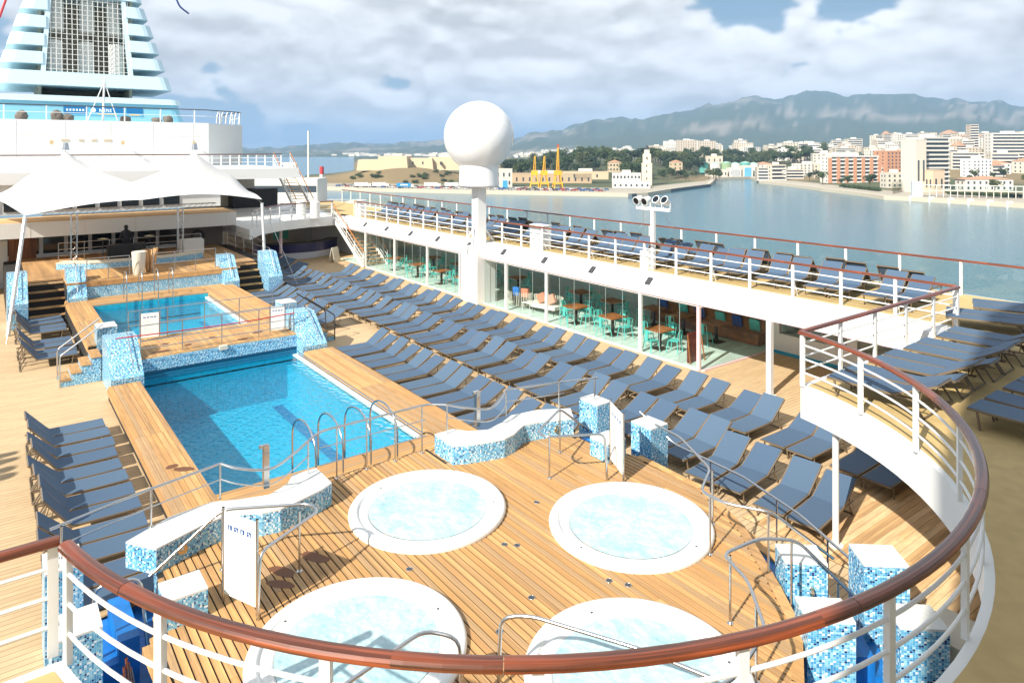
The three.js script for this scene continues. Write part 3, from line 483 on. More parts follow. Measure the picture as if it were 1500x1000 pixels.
// ---------------------------------------------------------------- restaurant under the sun deck
const mintFloor = new THREE.MeshStandardMaterial({ map: rep(tex(256, 256, (i, j) => { const e = j % 32 < 1, n = 0.94 + 0.1 * h3(j >> 5, i >> 7, 2) ; return e ? [160, 182, 174] : [196 * n, 216 * n, 207 * n]; }), 0.6, 0.6), roughness: 0.5 });
struct('restaurant_floor', mbx(19.5, 25.0, 0.001, 0.03, -45.5, -15.05), mintFloor);
{
  const wallM = mat(0.50, 0.56, 0.56, 0.6);
  const t = thing('restaurant_wall', 'pale panelled back wall inside the glazed restaurant', 'wall');
  part('panel', bx(24.3, 24.5, 0.03, 2.25, -45.5, -15.0), wallM, t); part('end_panel', bx(20.5, 24.3, 0.03, 2.25, -45.6, -45.4), wallM, t);
  for (let z = -44; z < -15; z += 1.9) part('batten', bx(24.28, 24.3, 0.03, 2.25, z, z + 0.05), whiteDull, t);
  struct('restaurant_ceiling', bx(19.42, 24.3, 2.2, 2.248, -45.5, -15.0), whiteDull);
  // glass front in panes between slim posts
  const jointM = mat(0.35, 0.42, 0.40, 0.3), g = thing('restaurant_glazing', 'frameless glass front of the restaurant with slim pale posts', 'glass wall');
  for (let z = -15.1; z > -41.5; z -= 0.92) { const q = new THREE.PlaneGeometry(0.9, 2.17); q.rotateY(-Math.PI / 2); q.translate(19.5, 1.135, z - 0.46); part('pane', q, glass, g); part('joint', bx(19.492, 19.508, 0.05, 2.22, z - 0.006, z + 0.006), jointM, g); }
  for (let x = 19.52; x < 23.2; x += 0.98) { const q = new THREE.PlaneGeometry(0.96, 2.17); q.translate(x + 0.49, 1.135, -15.055); part('pane', q, glass, g); }
  part('sill', bx(19.45, 19.56, 0.0, 0.05, -41.5, -15.1), whiteDull, g); part('end_sill', bx(19.56, 23.5, 0.0, 0.05, -15.1, -15.0), pinkPost, g);
  for (const z of [-41.4, -37.4, -33.54, -30.2, -26.22, -23.27, -17.81, -15.15]) part('post', bx(19.40, 19.49, 0.02, 2.3, z - 0.06, z + 0.06), z > -16 ? pinkPost : white, g);
  const p = thing('deck_post', 'slim white post standing alone beyond the restaurant end glass', 'post', [19.3, 0, -12.35]); part('shaft', bx(-0.08, 0.08, 0, 2.3, -0.08, 0.08), white, p); part('foot_plate', bx(-0.14, 0.14, 0, 0.02, -0.14, 0.14), white, p);
}
for (const [x, z, l] of [[12.98, -6.9, 'white post carrying the starboard tip of the rounded bay'], [0.52, -6.9, 'white post carrying the port tip of the rounded bay']]) { const p = thing('deck_post', l, 'post', [x, 0, z]); part('shaft', cyl(0.06, 0.06, 2.26, 0, 0, 0, 20), white, p); part('foot_plate', cyl(0.14, 0.14, 0.02, 0, 0.018, 0, 16), white, p); }
{ // windows in the ship's side beyond the restaurant
  const t = thing('side_windows', 'white ship side with large harbour windows beyond the restaurant', 'window wall');
  part('lower_wall', bx(23.5, 23.7, 0.12, 0.75, -15.0, 0), white, t); part('blue_base', bx(23.48, 23.72, 0, 0.12, -15.0, 0), mat(0.03, 0.35, 0.55, 0.5), t); part('head_wall', bx(23.5, 23.7, 1.95, 2.25, -15.0, 0), white, t);
  for (let z = -15; z < -0.5; z += 2.9) { part('mullion', bx(23.5, 23.7, 0.75, 1.95, z, z + 0.35), white, t); const w = part('window', bx(23.59, 23.605, 0.75, 1.95, z + 0.35, Math.min(0, z + 2.9)), glass, t); part('dark_bar', bx(23.44, 23.49, 1.42, 1.5, z, z + 2.9), darkGrey, w); }
}
const aqua = mat(0.10, 0.55, 0.50, 0.4), tableWood = new THREE.MeshStandardMaterial({ map: grain(150, 92, 48, 77, 0.5), roughness: 0.5 });
function makeTable(label, group) {
  const t = thing('cafe_table', label, 'table', [0, 0, 0], 0, group); part('table_top', mbx(-0.42, 0.42, 0.72, 0.76, -0.42, 0.42), tableWood, t); part('column', bx(-0.045, 0.045, 0.02, 0.72, -0.045, 0.045), black, t); part('base', bx(-0.26, 0.26, 0, 0.02, -0.26, 0.26), black, t); return t;
}
function makeChair(label, group) {
  const t = thing('metal_chair', label, 'chair', [0, 0, 0], 0, group);
  part('seat', bx(-0.19, 0.19, 0.44, 0.46, -0.19, 0.19), aqua, t);
  part('back_frame', pipe([[-0.19, 0.45, -0.17], [-0.24, 0.82, -0.18], [-0.24, 0.85, 0], [-0.24, 0.82, 0.18], [-0.19, 0.45, 0.17]], 0.014, 0.08, 6), aqua, t); part('back_slat', bx(-0.235, -0.215, 0.46, 0.84, -0.06, 0.06), aqua, t);
  for (const [x, z] of [[-1, -1], [-1, 1], [1, -1], [1, 1]]) part('leg', rod([x * 0.17, 0.45, z * 0.17], [x * 0.24, 0, z * 0.23], 0.018, 6), aqua, t);
  return t;
}
{
  let T, C; const tl = 'square wooden café table on a black pedestal in the restaurant', cl = 'aqua metal chair at a café table in the restaurant', tg = 'café tables behind the glass', cg = 'aqua chairs behind the glass';
  const spots = [[20.4, -39.2], [20.4, -36.3], [20.4, -33.6], [20.4, -31.2], [20.45, -22.45], [20.4, -20.2], [22.7, -24.6], [22.5, -22.3], [20.4, -17.7], [22.5, -38.0], [22.5, -35.0], [22.5, -32.0], [22.6, -29.4]];
  for (const [x, z] of spots) {
    if (!T) { T = makeTable(tl, tg); T.position.set(x, 0.03, z); } else copyOf(T, [x, 0.03, z], rr(-0.05, 0.05));
    for (const [dx, dz, a] of [[0.62, -0.1, Math.PI], [0.05, 0.66, Math.PI / 2], [0, -0.66, -Math.PI / 2], [-0.6, 0.1, 0]]) { if (dx < 0 && rnd() < 0.7) continue; const q = [x + dx, 0.03, z + dz], tu = a + rr(-0.3, 0.3); if (!C) { C = makeChair(cl, cg); C.position.set(...q); C.rotation.y = tu; } else copyOf(C, q, tu); }
  }
  // banquette with tables and cushions along the wall at the near end
  const b = thing('banquette', 'long dark brown banquette against the restaurant wall', 'bench'); part('seat', bx(23.6, 24.2, 0.03, 0.46, -21, -15.6), tableWood, b); part('backrest', bx(24.05, 24.26, 0.46, 1.15, -21, -15.6), tableWood, b);
  [-20.6, -19.5, -18.6, -17.6, -16.8, -16.0].forEach((z, i) => { const g = new THREE.SphereGeometry(0.24, 14, 10); g.scale(0.35, 1, 1); const p = g.attributes.position; for (let k = 0; k < p.count; k++) { const y = p.getY(k), zz = p.getZ(k), m = Math.max(Math.abs(y), Math.abs(zz)) / Math.max(0.001, Math.hypot(y, zz)); p.setY(k, y / Math.max(0.72, m)); p.setZ(k, zz / Math.max(0.72, m)); } g.computeVertexNormals(); const m = solo('cushion', g, i % 2 ? aqua : mat(0.02, 0.08, 0.33, 0.8), i % 2 ? 'aqua square cushion on the brown banquette' : 'royal blue square cushion on the brown banquette', 'cushion', i % 2 ? 'aqua cushions on the banquette' : 'blue cushions on the banquette'); m.position.set(23.98, 0.72, z); m.rotation.z = 0.2; });
  for (const z of [-20.2, -18.6, -17.0]) { copyOf(T, [22.9, 0.03, z], 0, 'square wooden café table in front of the brown banquette', 'banquette tables'); copyOf(C, [22.2, 0.03, z], 0.2, 'aqua metal chair facing the brown banquette', 'banquette chairs'); }
  // wicker sofas
  const wick = mat(0.72, 0.70, 0.60, 0.7);
  [[20.5, -26.5, 0.15, 'pale rope sofa with coral and blue cushions behind the glass'], [20.6, -24.6, Math.PI + 0.2, 'pale rope sofa with its curved back to the pool']].forEach(([x, z, a, l], i) => {
    const s = thing('rope_sofa', l, 'sofa', [x, 0.03, z], a + Math.PI / 2); part('seat', bx(-0.7, 0.7, 0.28, 0.42, -0.35, 0.35), i ? whiteDull : black, s);
    for (let k = 0; k <= 24; k++) { const f = k / 24 * Math.PI, x0 = -Math.cos(f) * 0.78, z0 = -0.05 - Math.sin(f) * 0.42; part('rope', rod([x0 * 0.95, 0.12, z0 * 0.95], [x0 * 1.05, 0.78, z0 * 1.1], 0.016, 5), wick, s); }
    for (const q of [-0.6, 0.6]) part('leg', rod([q, 0, 0.3], [q, 0.3, 0.3], 0.015, 6), black, s);
    for (const [q, m, nm] of [[-0.3, mat(0.62, 0.22, 0.14, 0.8), 'coral'], [0.25, i ? mat(0.62, 0.3, 0.22, 0.8) : mat(0.02, 0.16, 0.5, 0.8), i ? 'salmon' : 'blue']]) { const c = solo('cushion', bx(-0.22, 0.22, -0.2, 0.2, -0.06, 0.06), m, `${nm} cushion on the ${i ? 'sofa with its back to the pool' : 'sofa facing the coffee table'}`, 'cushion'); c.position.set(x + (i ? -1 : 1) * 0.02 + Math.cos(a + Math.PI / 2) * q, 0.72, z - Math.sin(a + Math.PI / 2) * q); c.rotation.set(-0.25, a + Math.PI / 2, 0.2); }
  });
  const ct = thing('coffee_table', 'low white wire coffee table between the rope sofas', 'table', [20.45, 0.03, -25.5]); part('table_top', bx(-0.4, 0.4, 0.38, 0.4, -0.3, 0.3), whiteDull, ct); for (const [x, z] of [[-1, -1], [1, -1], [1, 1], [-1, 1]]) part('leg', rod([x * 0.38, 0, z * 0.28], [x * 0.38, 0.38, z * 0.28], 0.012, 6), white, ct);
  const ho = thing('host_stand', 'dark red panelled host stand at the glass end of the restaurant', 'stand', [20.15, 0.03, -15.9]); part('panel', bx(-0.35, 0.35, 0, 1.05, -0.04, 0.04), mat(0.12, 0.02, 0.015, 0.4), ho); for (const k of [-0.4, 0.4]) part('leg', rod([k, 0, 0.15], [k * 0.9, 1.0, 0], 0.025, 6), tableWood, ho);
}
// ---------------------------------------------------------------- mast with white dome, lamp masts, boxes
{
  const t = thing('satellite_dome', 'huge white satellite dome on a white column rising from the restaurant front', 'satellite dome', [19.42, -0.18, -28.8]);
  part('column', bx(-0.35, 0.75, 0.19, 2.9, -0.72, 0.72), white, t); part('mast', bx(0.0, 0.5, 2.9, 5.9, -0.27, 0.27), white, t);
  for (const [a, b] of [[0.5, 1.3], [0, -0.8]]) part('bracket', rod([a, 3.9, 0], [b, 2.92, 0], 0.05, 6), white, t);
  const pr = [[0.02, 5.88], [1.0, 5.88], [1.0, 6.0], [0.98, 6.9]]; for (let i = 0; i <= 24; i++) { const a = -0.95 + (Math.PI / 2 + 0.95) * i / 24; pr.push([Math.max(0.001, 1.76 * Math.cos(a)), 8.42 + 1.76 * Math.sin(a)]); }
  const d = part('dome', new THREE.LatheGeometry(pr.map(p => new THREE.Vector2(...p)), 48), new THREE.MeshPhysicalMaterial({ color: lin(0.8, 0.8, 0.79), roughness: 0.25, clearcoat: 0.5 }), t); d.position.set(0.25, 0, 0);
}
function lampMast(x, z, y, label) {
  const t = thing('floodlight_mast', label, 'light mast', [x, y, z]);
  part('mast', bx(-0.07, 0.07, 0, 2.35, -0.07, 0.07), white, t); part('foot_box', bx(-0.2, 0.2, 0, 0.7, -0.5, -0.1), white, t);
  part('cross_bar', bx(-0.05, 0.05, 2.3, 2.42, -0.85, 0.85), white, t);
  for (const z of [-0.72, -0.3, 0.28, 0.7]) { const g = new THREE.CylinderGeometry(0.17, 0.12, 0.3, 16), l = part('floodlight', g, white, t); l.position.set(-0.05, 2.68, z); l.rotation.z = z < 0 ? 1.9 : 1.0; const f = part('lens', new THREE.CylinderGeometry(0.14, 0.14, 0.01, 16), darkGlass, l); f.position.y = 0.151; part('yoke', merge([bx(-0.02, 0.02, 2.4, 2.62, z - 0.17, z - 0.15), bx(-0.02, 0.02, 2.4, 2.62, z + 0.15, z + 0.17)]), white, t); }
  for (const s of [-1, 1]) part('stay_wire', rod([0, 2.3, s * 0.5], [0.9, 0.1, s * 1.3], 0.008, 5), steel, t);
}
lampMast(20.75, -18.35, 2.906, 'white mast with four floodlights on the starboard sun deck');
lampMast(-6.5, -18.8, 2.906, 'white mast with four floodlights on the port side of the ship');
struct('port_deck', bx(-12, -6.2, 2.3, 2.9, -46, -7.7), white);
for (const [z, w] of [[-25.4, 1.0], [-45.0, 0.5]]) solo('deck_box', merge([bx(20.62, 21.1, 2.91, 4.0, z - w / 2, z + w / 2), bx(20.6, 21.12, 4.0, 4.03, z - w / 2 - 0.02, z + w / 2 + 0.02)]), white, z > -30 ? 'tall white deck box behind the long inboard rail by the dome' : 'small white deck box at the far end of the inboard rail', 'box');
// ---------------------------------------------------------------- stairs at the far end of the sun deck
function stairs(label, x0, x1, z0, y0, z1, y1) {
  const t = thing('deck_stairs', label, 'stairs'), n = Math.round((y1 - y0) / 0.19), L = Math.hypot(z1 - z0, y1 - y0), a = Math.atan2(y1 - y0, z0 - z1);
  for (const x of [x0, x1]) { const g = new THREE.BoxGeometry(0.06, 0.24, L), m = part('stringer', g, white, t); m.position.set(x, (y0 + y1) / 2, (z0 + z1) / 2); m.rotation.x = a;
    for (const [h, r, mt, nm] of [[1.0, 0.04, new THREE.MeshStandardMaterial({ color: lin(0.42, 0.17, 0.05), roughness: 0.45 }), 'handrail'], [0.65, 0.02, white, 'bar'], [0.35, 0.02, white, 'bar']]) part(nm, rod([x, y0 + h, z0], [x, y1 + h, z1], r, 6), mt, t);
    for (let k = 0; k <= 4; k++) part('post', rod([x, mix(y0, y1, k / 4), mix(z0, z1, k / 4)], [x, mix(y0, y1, k / 4) + 1.0, mix(z0, z1, k / 4)], 0.022, 6), white, t); }
  for (let i = 1; i < n; i++) part('tread', bx(x0 + 0.03, x1 - 0.03, mix(y0, y1, i / n) - 0.03, mix(y0, y1, i / n), mix(z0, z1, i / n) - 0.13, mix(z0, z1, i / n) + 0.13), boardMats[3], t);
}
stairs('open white stairs with teak handrails from the pool deck to the sun deck', 19.3, 21.0, -41.4, 0, -46.6, 2.9);
stairs('open white stairs with teak handrails from the sun deck to the top deck', 18.2, 19.5, -50.5, 2.9, -55.5, 6.3);
solo('stair_landing', bx(19.3, 21.1, 2.3, 2.9, -48.4, -46.2), cream, 'beige landing panel at the head of the pool deck stairs', 'landing');
// ---------------------------------------------------------------- bar and far upper deck
{
  const arc = (r, a0, a1, n, cx, cz) => Array.from({ length: n + 1 }, (_, i) => { const a = a0 + (a1 - a0) * i / n; return [cx + r * Math.cos(a), cz + r * Math.sin(a)]; });
  struct('far_upper_deck', slab([[12.2, -41.5], [13.5, -43.6], [15.5, -45.2], [17.5, -45.9], [19.3, -46.1], [20.39, -46.1], [20.39, -60], [12.2, -60]], 2.3, 2.9), white);
  railing('curved teak rail on white posts at the edge of the far upper deck', [[12.4, -41.7], [13.6, -43.7], [15.5, -45.3], [17.5, -46.0], [19.25, -46.2]], 2.9, { gap: 1.1, w: 0.09 });
  const b = thing('bar_counter', 'curved bar counter with dark blue front and pale base', 'bar'), p = arc(3.2, 0.5, 2.6, 20, 17.6, -50.6);
  part('base', muv(sweep(p, 0, [[-0.3, 0.01], [0.3, 0.01], [0.3, 0.45], [-0.3, 0.45]])), mat(0.55, 0.58, 0.66, 0.5), b); part('front', muv(sweep(p, 0, [[-0.33, 0.451], [0.33, 0.451], [0.33, 1.05], [-0.33, 1.05]])), mat(0.015, 0.015, 0.10, 0.3), b); part('counter_top', muv(sweep(p, 0, [[-0.4, 1.051], [0.4, 1.051], [0.4, 1.1], [-0.4, 1.1]])), darkGrey, b);
  const w = thing('bar_interior_wall', 'dark bar interior wall with an aqua panel', 'wall'); part('wall', bx(9.5, 21, 0.01, 2.3, -55, -54.8), whiteDull, w); part('aqua_panel', bx(17.2, 18.3, 0.8, 2.28, -52.6, -52.5), aqua, w); part('side_wall', bx(21, 21.2, 0.01, 2.3, -55, -45.6), whiteDull, w);
  const q = thing('deck_post', 'lilac post beside the bar under the far upper deck', 'post', [15.6, 0, -46.2]); part('shaft', cyl(0.1, 0.1, 2.3, 0, 0, 0), pinkPost, q);
  const a = thing('sandwich_board', 'pale folding sandwich board standing in front of the bar', 'sign', [18.7, 0, -44.6], 0.5); for (const s of [-1, 1]) { const m = part('panel', bx(-0.32, 0.32, 0, 1.0, -0.015, 0.015), cream, a); m.position.set(0, 0, s * 0.24); m.rotation.x = -s * 0.23; }
  for (const z of [-47.2, -47.9]) solo('life_raft', cyl(0.32, 0.32, 1.1, 17.8 + (z + 47.2), 2.91, z + 1.4, 20), white, 'upright white canister on the far upper deck rail', 'canister', 'white canisters on the far upper deck');
  solo('black_cover', bx(15.5, 19, 2.91, 4.4, -58.4, -57), black, 'black covered equipment under the top deck stairs', 'cover');
}
// ---------------------------------------------------------------- stage with tent
{
  const t = struct('stage', merge([slab(rect(2.8, 10.1, -46, -36.42), 0.005, 1.58), slab(rect(0.7, 2.8, -46, -38.02), 0.005, 1.58), slab(rect(10.1, 12.2, -46, -38.02), 0.005, 1.58)]), caulk);
  for (let x = 2.8, i = 0; x < 10.1; x += 0.24, i++) plank(t, x + 0.005, x + 0.235, 1.581, 1.65, -46, -36.40, true);
  for (let x = 2.8; x < 10; x += 1.8) plank(t, x, Math.min(x + 1.795, 10.1), 1.42, 1.645, -36.4, -36.34, false, teak, 'face_board');
  const w = thing('stage_wall', 'mosaic wall under the front edge of the stage', 'mosaic wall'); part('wall', mbx(3.5, 9.4, 0.9, 1.42, -36.41, -36.36), mosaic, w);
  for (const s of [1, -1]) {
    const S = s > 0 ? 'starboard' : 'port', f = (a, b) => s > 0 ? [a, b] : [mir(b), mir(a)];
    for (const [X, l] of [[9.35, 'inner'], [11.5, 'outer']]) { const p = thing('mosaic_pillar', `sloped mosaic pillar on the ${l} side of the ${S} stage steps`, 'mosaic wall'), [a, b] = f(X, X + 0.72); part('wall', prismX([[-35.9, 0.005], [-35.9, 1.05], [-36.9, 2.2], [-37.7, 2.2], [-37.7, 0.005]], a, b), mosaic, p); part('grab_rail', pipe([[(a + b) / 2, 1.3, -35.95], [(a + b) / 2, 2.4, -36.9], [(a + b) / 2, 2.4, -37.4]], 0.018), steel, p); }
    const st = thing('deck_steps', `teak steps up to the stage, ${S} side`, 'steps'), [a, b] = f(10.1, 11.45);
    for (let i = 0; i < 5; i++) { part('riser', mbx(a, b, 0.01, 0.29 + i * 0.3, -36.4 - (i + 1) * 0.32, -36.4 - i * 0.32), caulk, st); plank(st, a, b, 0.29 + i * 0.3, 0.34 + i * 0.3, -36.4 - (i + 1) * 0.32, -36.37 - i * 0.32, false, teak, 'tread'); }
    plank(t, a, b, 1.581, 1.65, -46, -38.05, true);
  }
  fence('steel railing along the stage front, port half', 3.6, 5.3, 1.65, -36.6, [1.0, 0.5], 2); fence('steel railing along the stage front, starboard half', 6.3, 9.1, 1.65, -36.6, [1.0, 0.5], 3);
  fence('steel railing across the back of the stage', 3.0, 10.0, 1.65, -43.5, [1.0, 0.66, 0.33], 6);
  { const f = thing('steel_fence', 'steel railing at the starboard end of the stage', 'railing'); for (const h of [1, 0.66, 0.33]) part('bar', rod([11.9, 1.65 + h, -45], [11.9, 1.65 + h, -38.2], 0.018), steel, f); for (let z = -45; z < -38; z += 1.7) part('post', rod([11.9, 1.6, z], [11.9, 2.65, z], 0.018), steel, f); }
  const bench = thing('mosaic_bench', 'low curved mosaic bench at the back of the stage', 'bench'), path = [[2.9, -41.2], [4.2, -40.4], [6, -40.1], [8, -40.3], [9.3, -40.9]]; part('base', muv(sweep(path, 1.65, [[-0.35, 0], [0.35, 0], [0.35, 0.28], [-0.35, 0.28]])), mosaic, bench); part('seat', muv(sweep(path, 1.65, [[-0.37, 0.281], [0.37, 0.281], [0.37, 0.34], [-0.37, 0.34]])), cream, bench);
  const bin = thing('litter_bin', 'tall tapered beige bin at the stage edge', 'bin', [5.75, 1.65, -37.0]); part('body', new THREE.LatheGeometry([[0.001, 0], [0.24, 0], [0.31, 1.08], [0.29, 1.1], [0.27, 1.06], [0.001, 1.0]].map(p => new THREE.Vector2(...p)), 28), cream, bin);
  { const s = thing('straw_stand', 'bundled straw coloured stand beside the beige bin', 'stand', [6.3, 1.65, -37.5]); for (let i = 0; i < 9; i++) part('reed', rod([Math.cos(i * 0.7) * 0.18, 0, Math.sin(i * 0.7) * 0.18], [Math.cos(i * 0.7) * 0.33, 1.05 + 0.1 * h3(i, 1, 1), Math.sin(i * 0.7) * 0.33], 0.05, 6), boardMats[3], s); }
  for (const [x, l] of [[3.55, 'port'], [8.55, 'starboard']]) { const tr = thing('lighting_truss', `upright lighting truss on the ${l} side of the stage`, 'truss', [x, 1.65, -41.8]); for (const [a, b] of [[-1, -1], [1, -1], [1, 1], [-1, 1]]) part('chord', rod([a * 0.13, 0, b * 0.13], [a * 0.13, 2.6, b * 0.13], 0.024, 6), steel, tr); const d = []; for (let k = 0; k < 10; k++) d.push(rod([(k % 2 ? -1 : 1) * 0.13, k * 0.26, 0.13], [(k % 2 ? 1 : -1) * 0.13, (k + 1) * 0.26, 0.13], 0.011, 5), rod([0.13, k * 0.26, (k % 2 ? -1 : 1) * 0.13], [0.13, (k + 1) * 0.26, (k % 2 ? 1 : -1) * 0.13], 0.011, 5)); part('lacing', merge(d), steel, tr); }
  { const tr = thing('lighting_truss', 'level lighting truss spanning above the stage', 'truss'); for (const [a, b] of [[-1, -1], [1, -1], [1, 1], [-1, 1]]) part('chord', rod([2.2, 4.4 + a * 0.13, -41.8 + b * 0.13], [10.4, 4.4 + a * 0.13, -41.8 + b * 0.13], 0.024, 6), steel, tr); const d = []; for (let x = 2.2; x < 10.2; x += 0.3) d.push(rod([x, 4.27, -41.67], [x + 0.3, 4.53, -41.67], 0.012, 5)); part('lacing', merge(d), steel, tr); }
  // drum kit boxes and a person in dark clothes
  const k = thing('music_desk', 'black equipment desk with cymbal stands on the stage', 'desk', [6.0, 1.65, -42.4]); part('desk', bx(-0.9, 0.9, 0, 0.85, -0.3, 0.3), black, k); for (const x of [-1.1, 1.1]) { part('stand', rod([x, 0, 0], [x, 1.2, 0], 0.02, 6), darkGrey, k); part('cymbal', cyl(0.26, 0.02, 0.05, x, 1.2, 0, 18), mat(0.45, 0.35, 0.15, 0.3, { metalness: 1 }), k); }
  solo('speaker_cabinet', merge([bx(8.7, 9.9, 1.66, 2.45, -42.9, -42.3), bx(8.75, 9.85, 2.45, 2.5, -42.85, -42.35)]), whiteDull, 'pale equipment cabinet beside the starboard truss', 'cabinet');
  const mc = new MarchingCubes(56, black, false, false, 60000), R = 56, bones = [[0, 0.95, 0, 0, 1.42, 0.02, 0.16, 0.17], [-0.16, 1.42, 0, 0.16, 1.42, 0, 0.09, 0.09], [0, 1.45, 0.01, 0, 1.58, 0.02, 0.06, 0.055], [0, 1.66, 0.03, 0, 1.73, 0.02, 0.095, 0.1], [-0.2, 1.4, 0, -0.3, 1.12, 0.05, 0.06, 0.048], [-0.3, 1.12, 0.05, -0.12, 0.98, 0.28, 0.045, 0.035], [0.2, 1.4, 0, 0.31, 1.12, 0.05, 0.06, 0.048], [0.31, 1.12, 0.05, 0.14, 0.98, 0.28, 0.045, 0.035], [-0.09, 0.95, 0, -0.12, 0.5, 0.04, 0.09, 0.065], [-0.12, 0.5, 0.04, -0.13, 0.07, 0, 0.062, 0.045], [0.09, 0.95, 0, 0.12, 0.5, 0.04, 0.09, 0.065], [0.12, 0.5, 0.04, 0.13, 0.07, 0, 0.062, 0.045], [-0.13, 0.05, -0.03, -0.14, 0.04, 0.16, 0.045, 0.04], [0.13, 0.05, -0.03, 0.14, 0.04, 0.16, 0.045, 0.04]];
  mc.isolation = 0;
  for (let z = 0; z < R; z++) for (let y = 0; y < R; y++) for (let x = 0; x < R; x++) { const px = (x / R * 2 - 1), py = (y / R * 2 - 1) + 0.93, pz = (z / R * 2 - 1); let d = 9; for (const [a, b, c, e, f, g, r0, r1] of bones) { const vx = e - a, vy = f - b, vz = g - c, wx = px - a, wy = py - b, wz = pz - c, u = Math.min(1, Math.max(0, (wx * vx + wy * vy + wz * vz) / (vx * vx + vy * vy + vz * vz))); const q = Math.hypot(wx - u * vx, wy - u * vy, wz - u * vz) - mix(r0, r1, u); const hh = Math.max(0.04 - Math.abs(d - q), 0) / 0.04; d = Math.min(d, q) - hh * hh * 0.01; } mc.field[x + y * R + z * R * R] = -d; }
  mc.update(); const n = mc.count, g = new THREE.BufferGeometry(); g.setAttribute('position', new THREE.BufferAttribute(mc.positionArray.slice(0, n * 3), 3)); g.translate(0, 0.93, 0); g.computeVertexNormals(); g.setAttribute('uv', new THREE.BufferAttribute(new Float32Array(n * 2), 2));
  const person = thing('person', 'person in black clothes and cap standing at the equipment desk on stage', 'person', [6.05, 1.65, -42.9]); part('body', g, mat(0.02, 0.02, 0.025, 0.8), person); const face = part('face', new THREE.SphereGeometry(0.085, 14, 10), mat(0.42, 0.25, 0.18, 0.6), person); face.position.set(0, 1.665, 0.05); face.scale.set(0.9, 1.1, 0.75); const cap = part('cap', new THREE.SphereGeometry(0.115, 14, 8, 0, Math.PI * 2, 0, 1.5), black, person); cap.position.set(0, 1.70, 0.01);
}
{ // white two-peaked tent
  const t = thing('tent_canopy', 'large white two-peaked tensile canopy over the stage', 'canopy');
  const pk = [[3.1, 7.45, -40.5], [9.0, 7.45, -40.5]], NX = 60, NZ = 34, pos = [], idx = [];
  const edge = (u) => { // front edge between the two poles, scalloped
    const x = mix(1.3, 11.95, u), sag = Math.sin(u * Math.PI); return [x, 4.72 - 0.05 * u + 0.30 * sag, mix(-36.0, -38.4, u) - 0.7 * sag]; };
  for (let j = 0; j <= NZ; j++) for (let i = 0; i <= NX; i++) {
    const u = i / NX, v = j / NZ, f = edge(u), bz = -46.2, x = mix(f[0], mix(-0.8, 13, u), v), z = mix(f[2], bz, v), yb = mix(f[1], 5.1, v) - (0.0) * v;
    let y = yb, m = 0; for (const p of pk) { const d = Math.hypot((x - p[0]) * 0.95, (z - p[2]) * (z > p[2] ? 1.05 : 0.85)); m = Math.max(m, 1.05 * Math.exp(-d / 0.8) + 1.5 * Math.exp(-d * d / 12)); }
    const e = Math.min(1, 4 * v) * sst(0, 0.12, u) * sst(0, 0.12, 1 - u); y = yb + m * mix(0.35, 1, e); pos.push(x, y, z);
  }
  for (let j = 0; j < NZ; j++) for (let i = 0; i < NX; i++) { const a = j * (NX + 1) + i; idx.push(a, a + 1, a + NX + 2, a, a + NX + 2, a + NX + 1); }
  const g = new THREE.BufferGeometry(); g.setAttribute('position', new THREE.Float32BufferAttribute(pos, 3)); g.setIndex(idx); g.computeVertexNormals();
  part('fabric', g, new THREE.MeshPhysicalMaterial({ color: lin(0.72, 0.71, 0.69), roughness: 0.85, transmission: 0.12, thickness: 0, side: THREE.DoubleSide }), t);
  for (const p of pk) part('peak_ring', cyl(0.16, 0.10, 0.35, p[0], p[1] + 0.1, p[2], 14), steel, t);
  for (const [a, b] of [[[0.68, 0, -34.9], [1.3, 4.75, -36.0]], [[12.2, 0, -38.5], [11.95, 4.66, -38.4]]]) part('pole', rod(a, b, 0.075, 14), white, t);
  for (const [a, b] of [[[1.3, 4.75, -36], [0.6, 0, -33.5]], [[11.95, 4.66, -38.4], [13.4, 0, -36.6]], [[11.95, 4.66, -38.4], [11.5, 6.8, -49]]]) part('stay_wire', rod(a, b, 0.014, 5), steel, t);
}
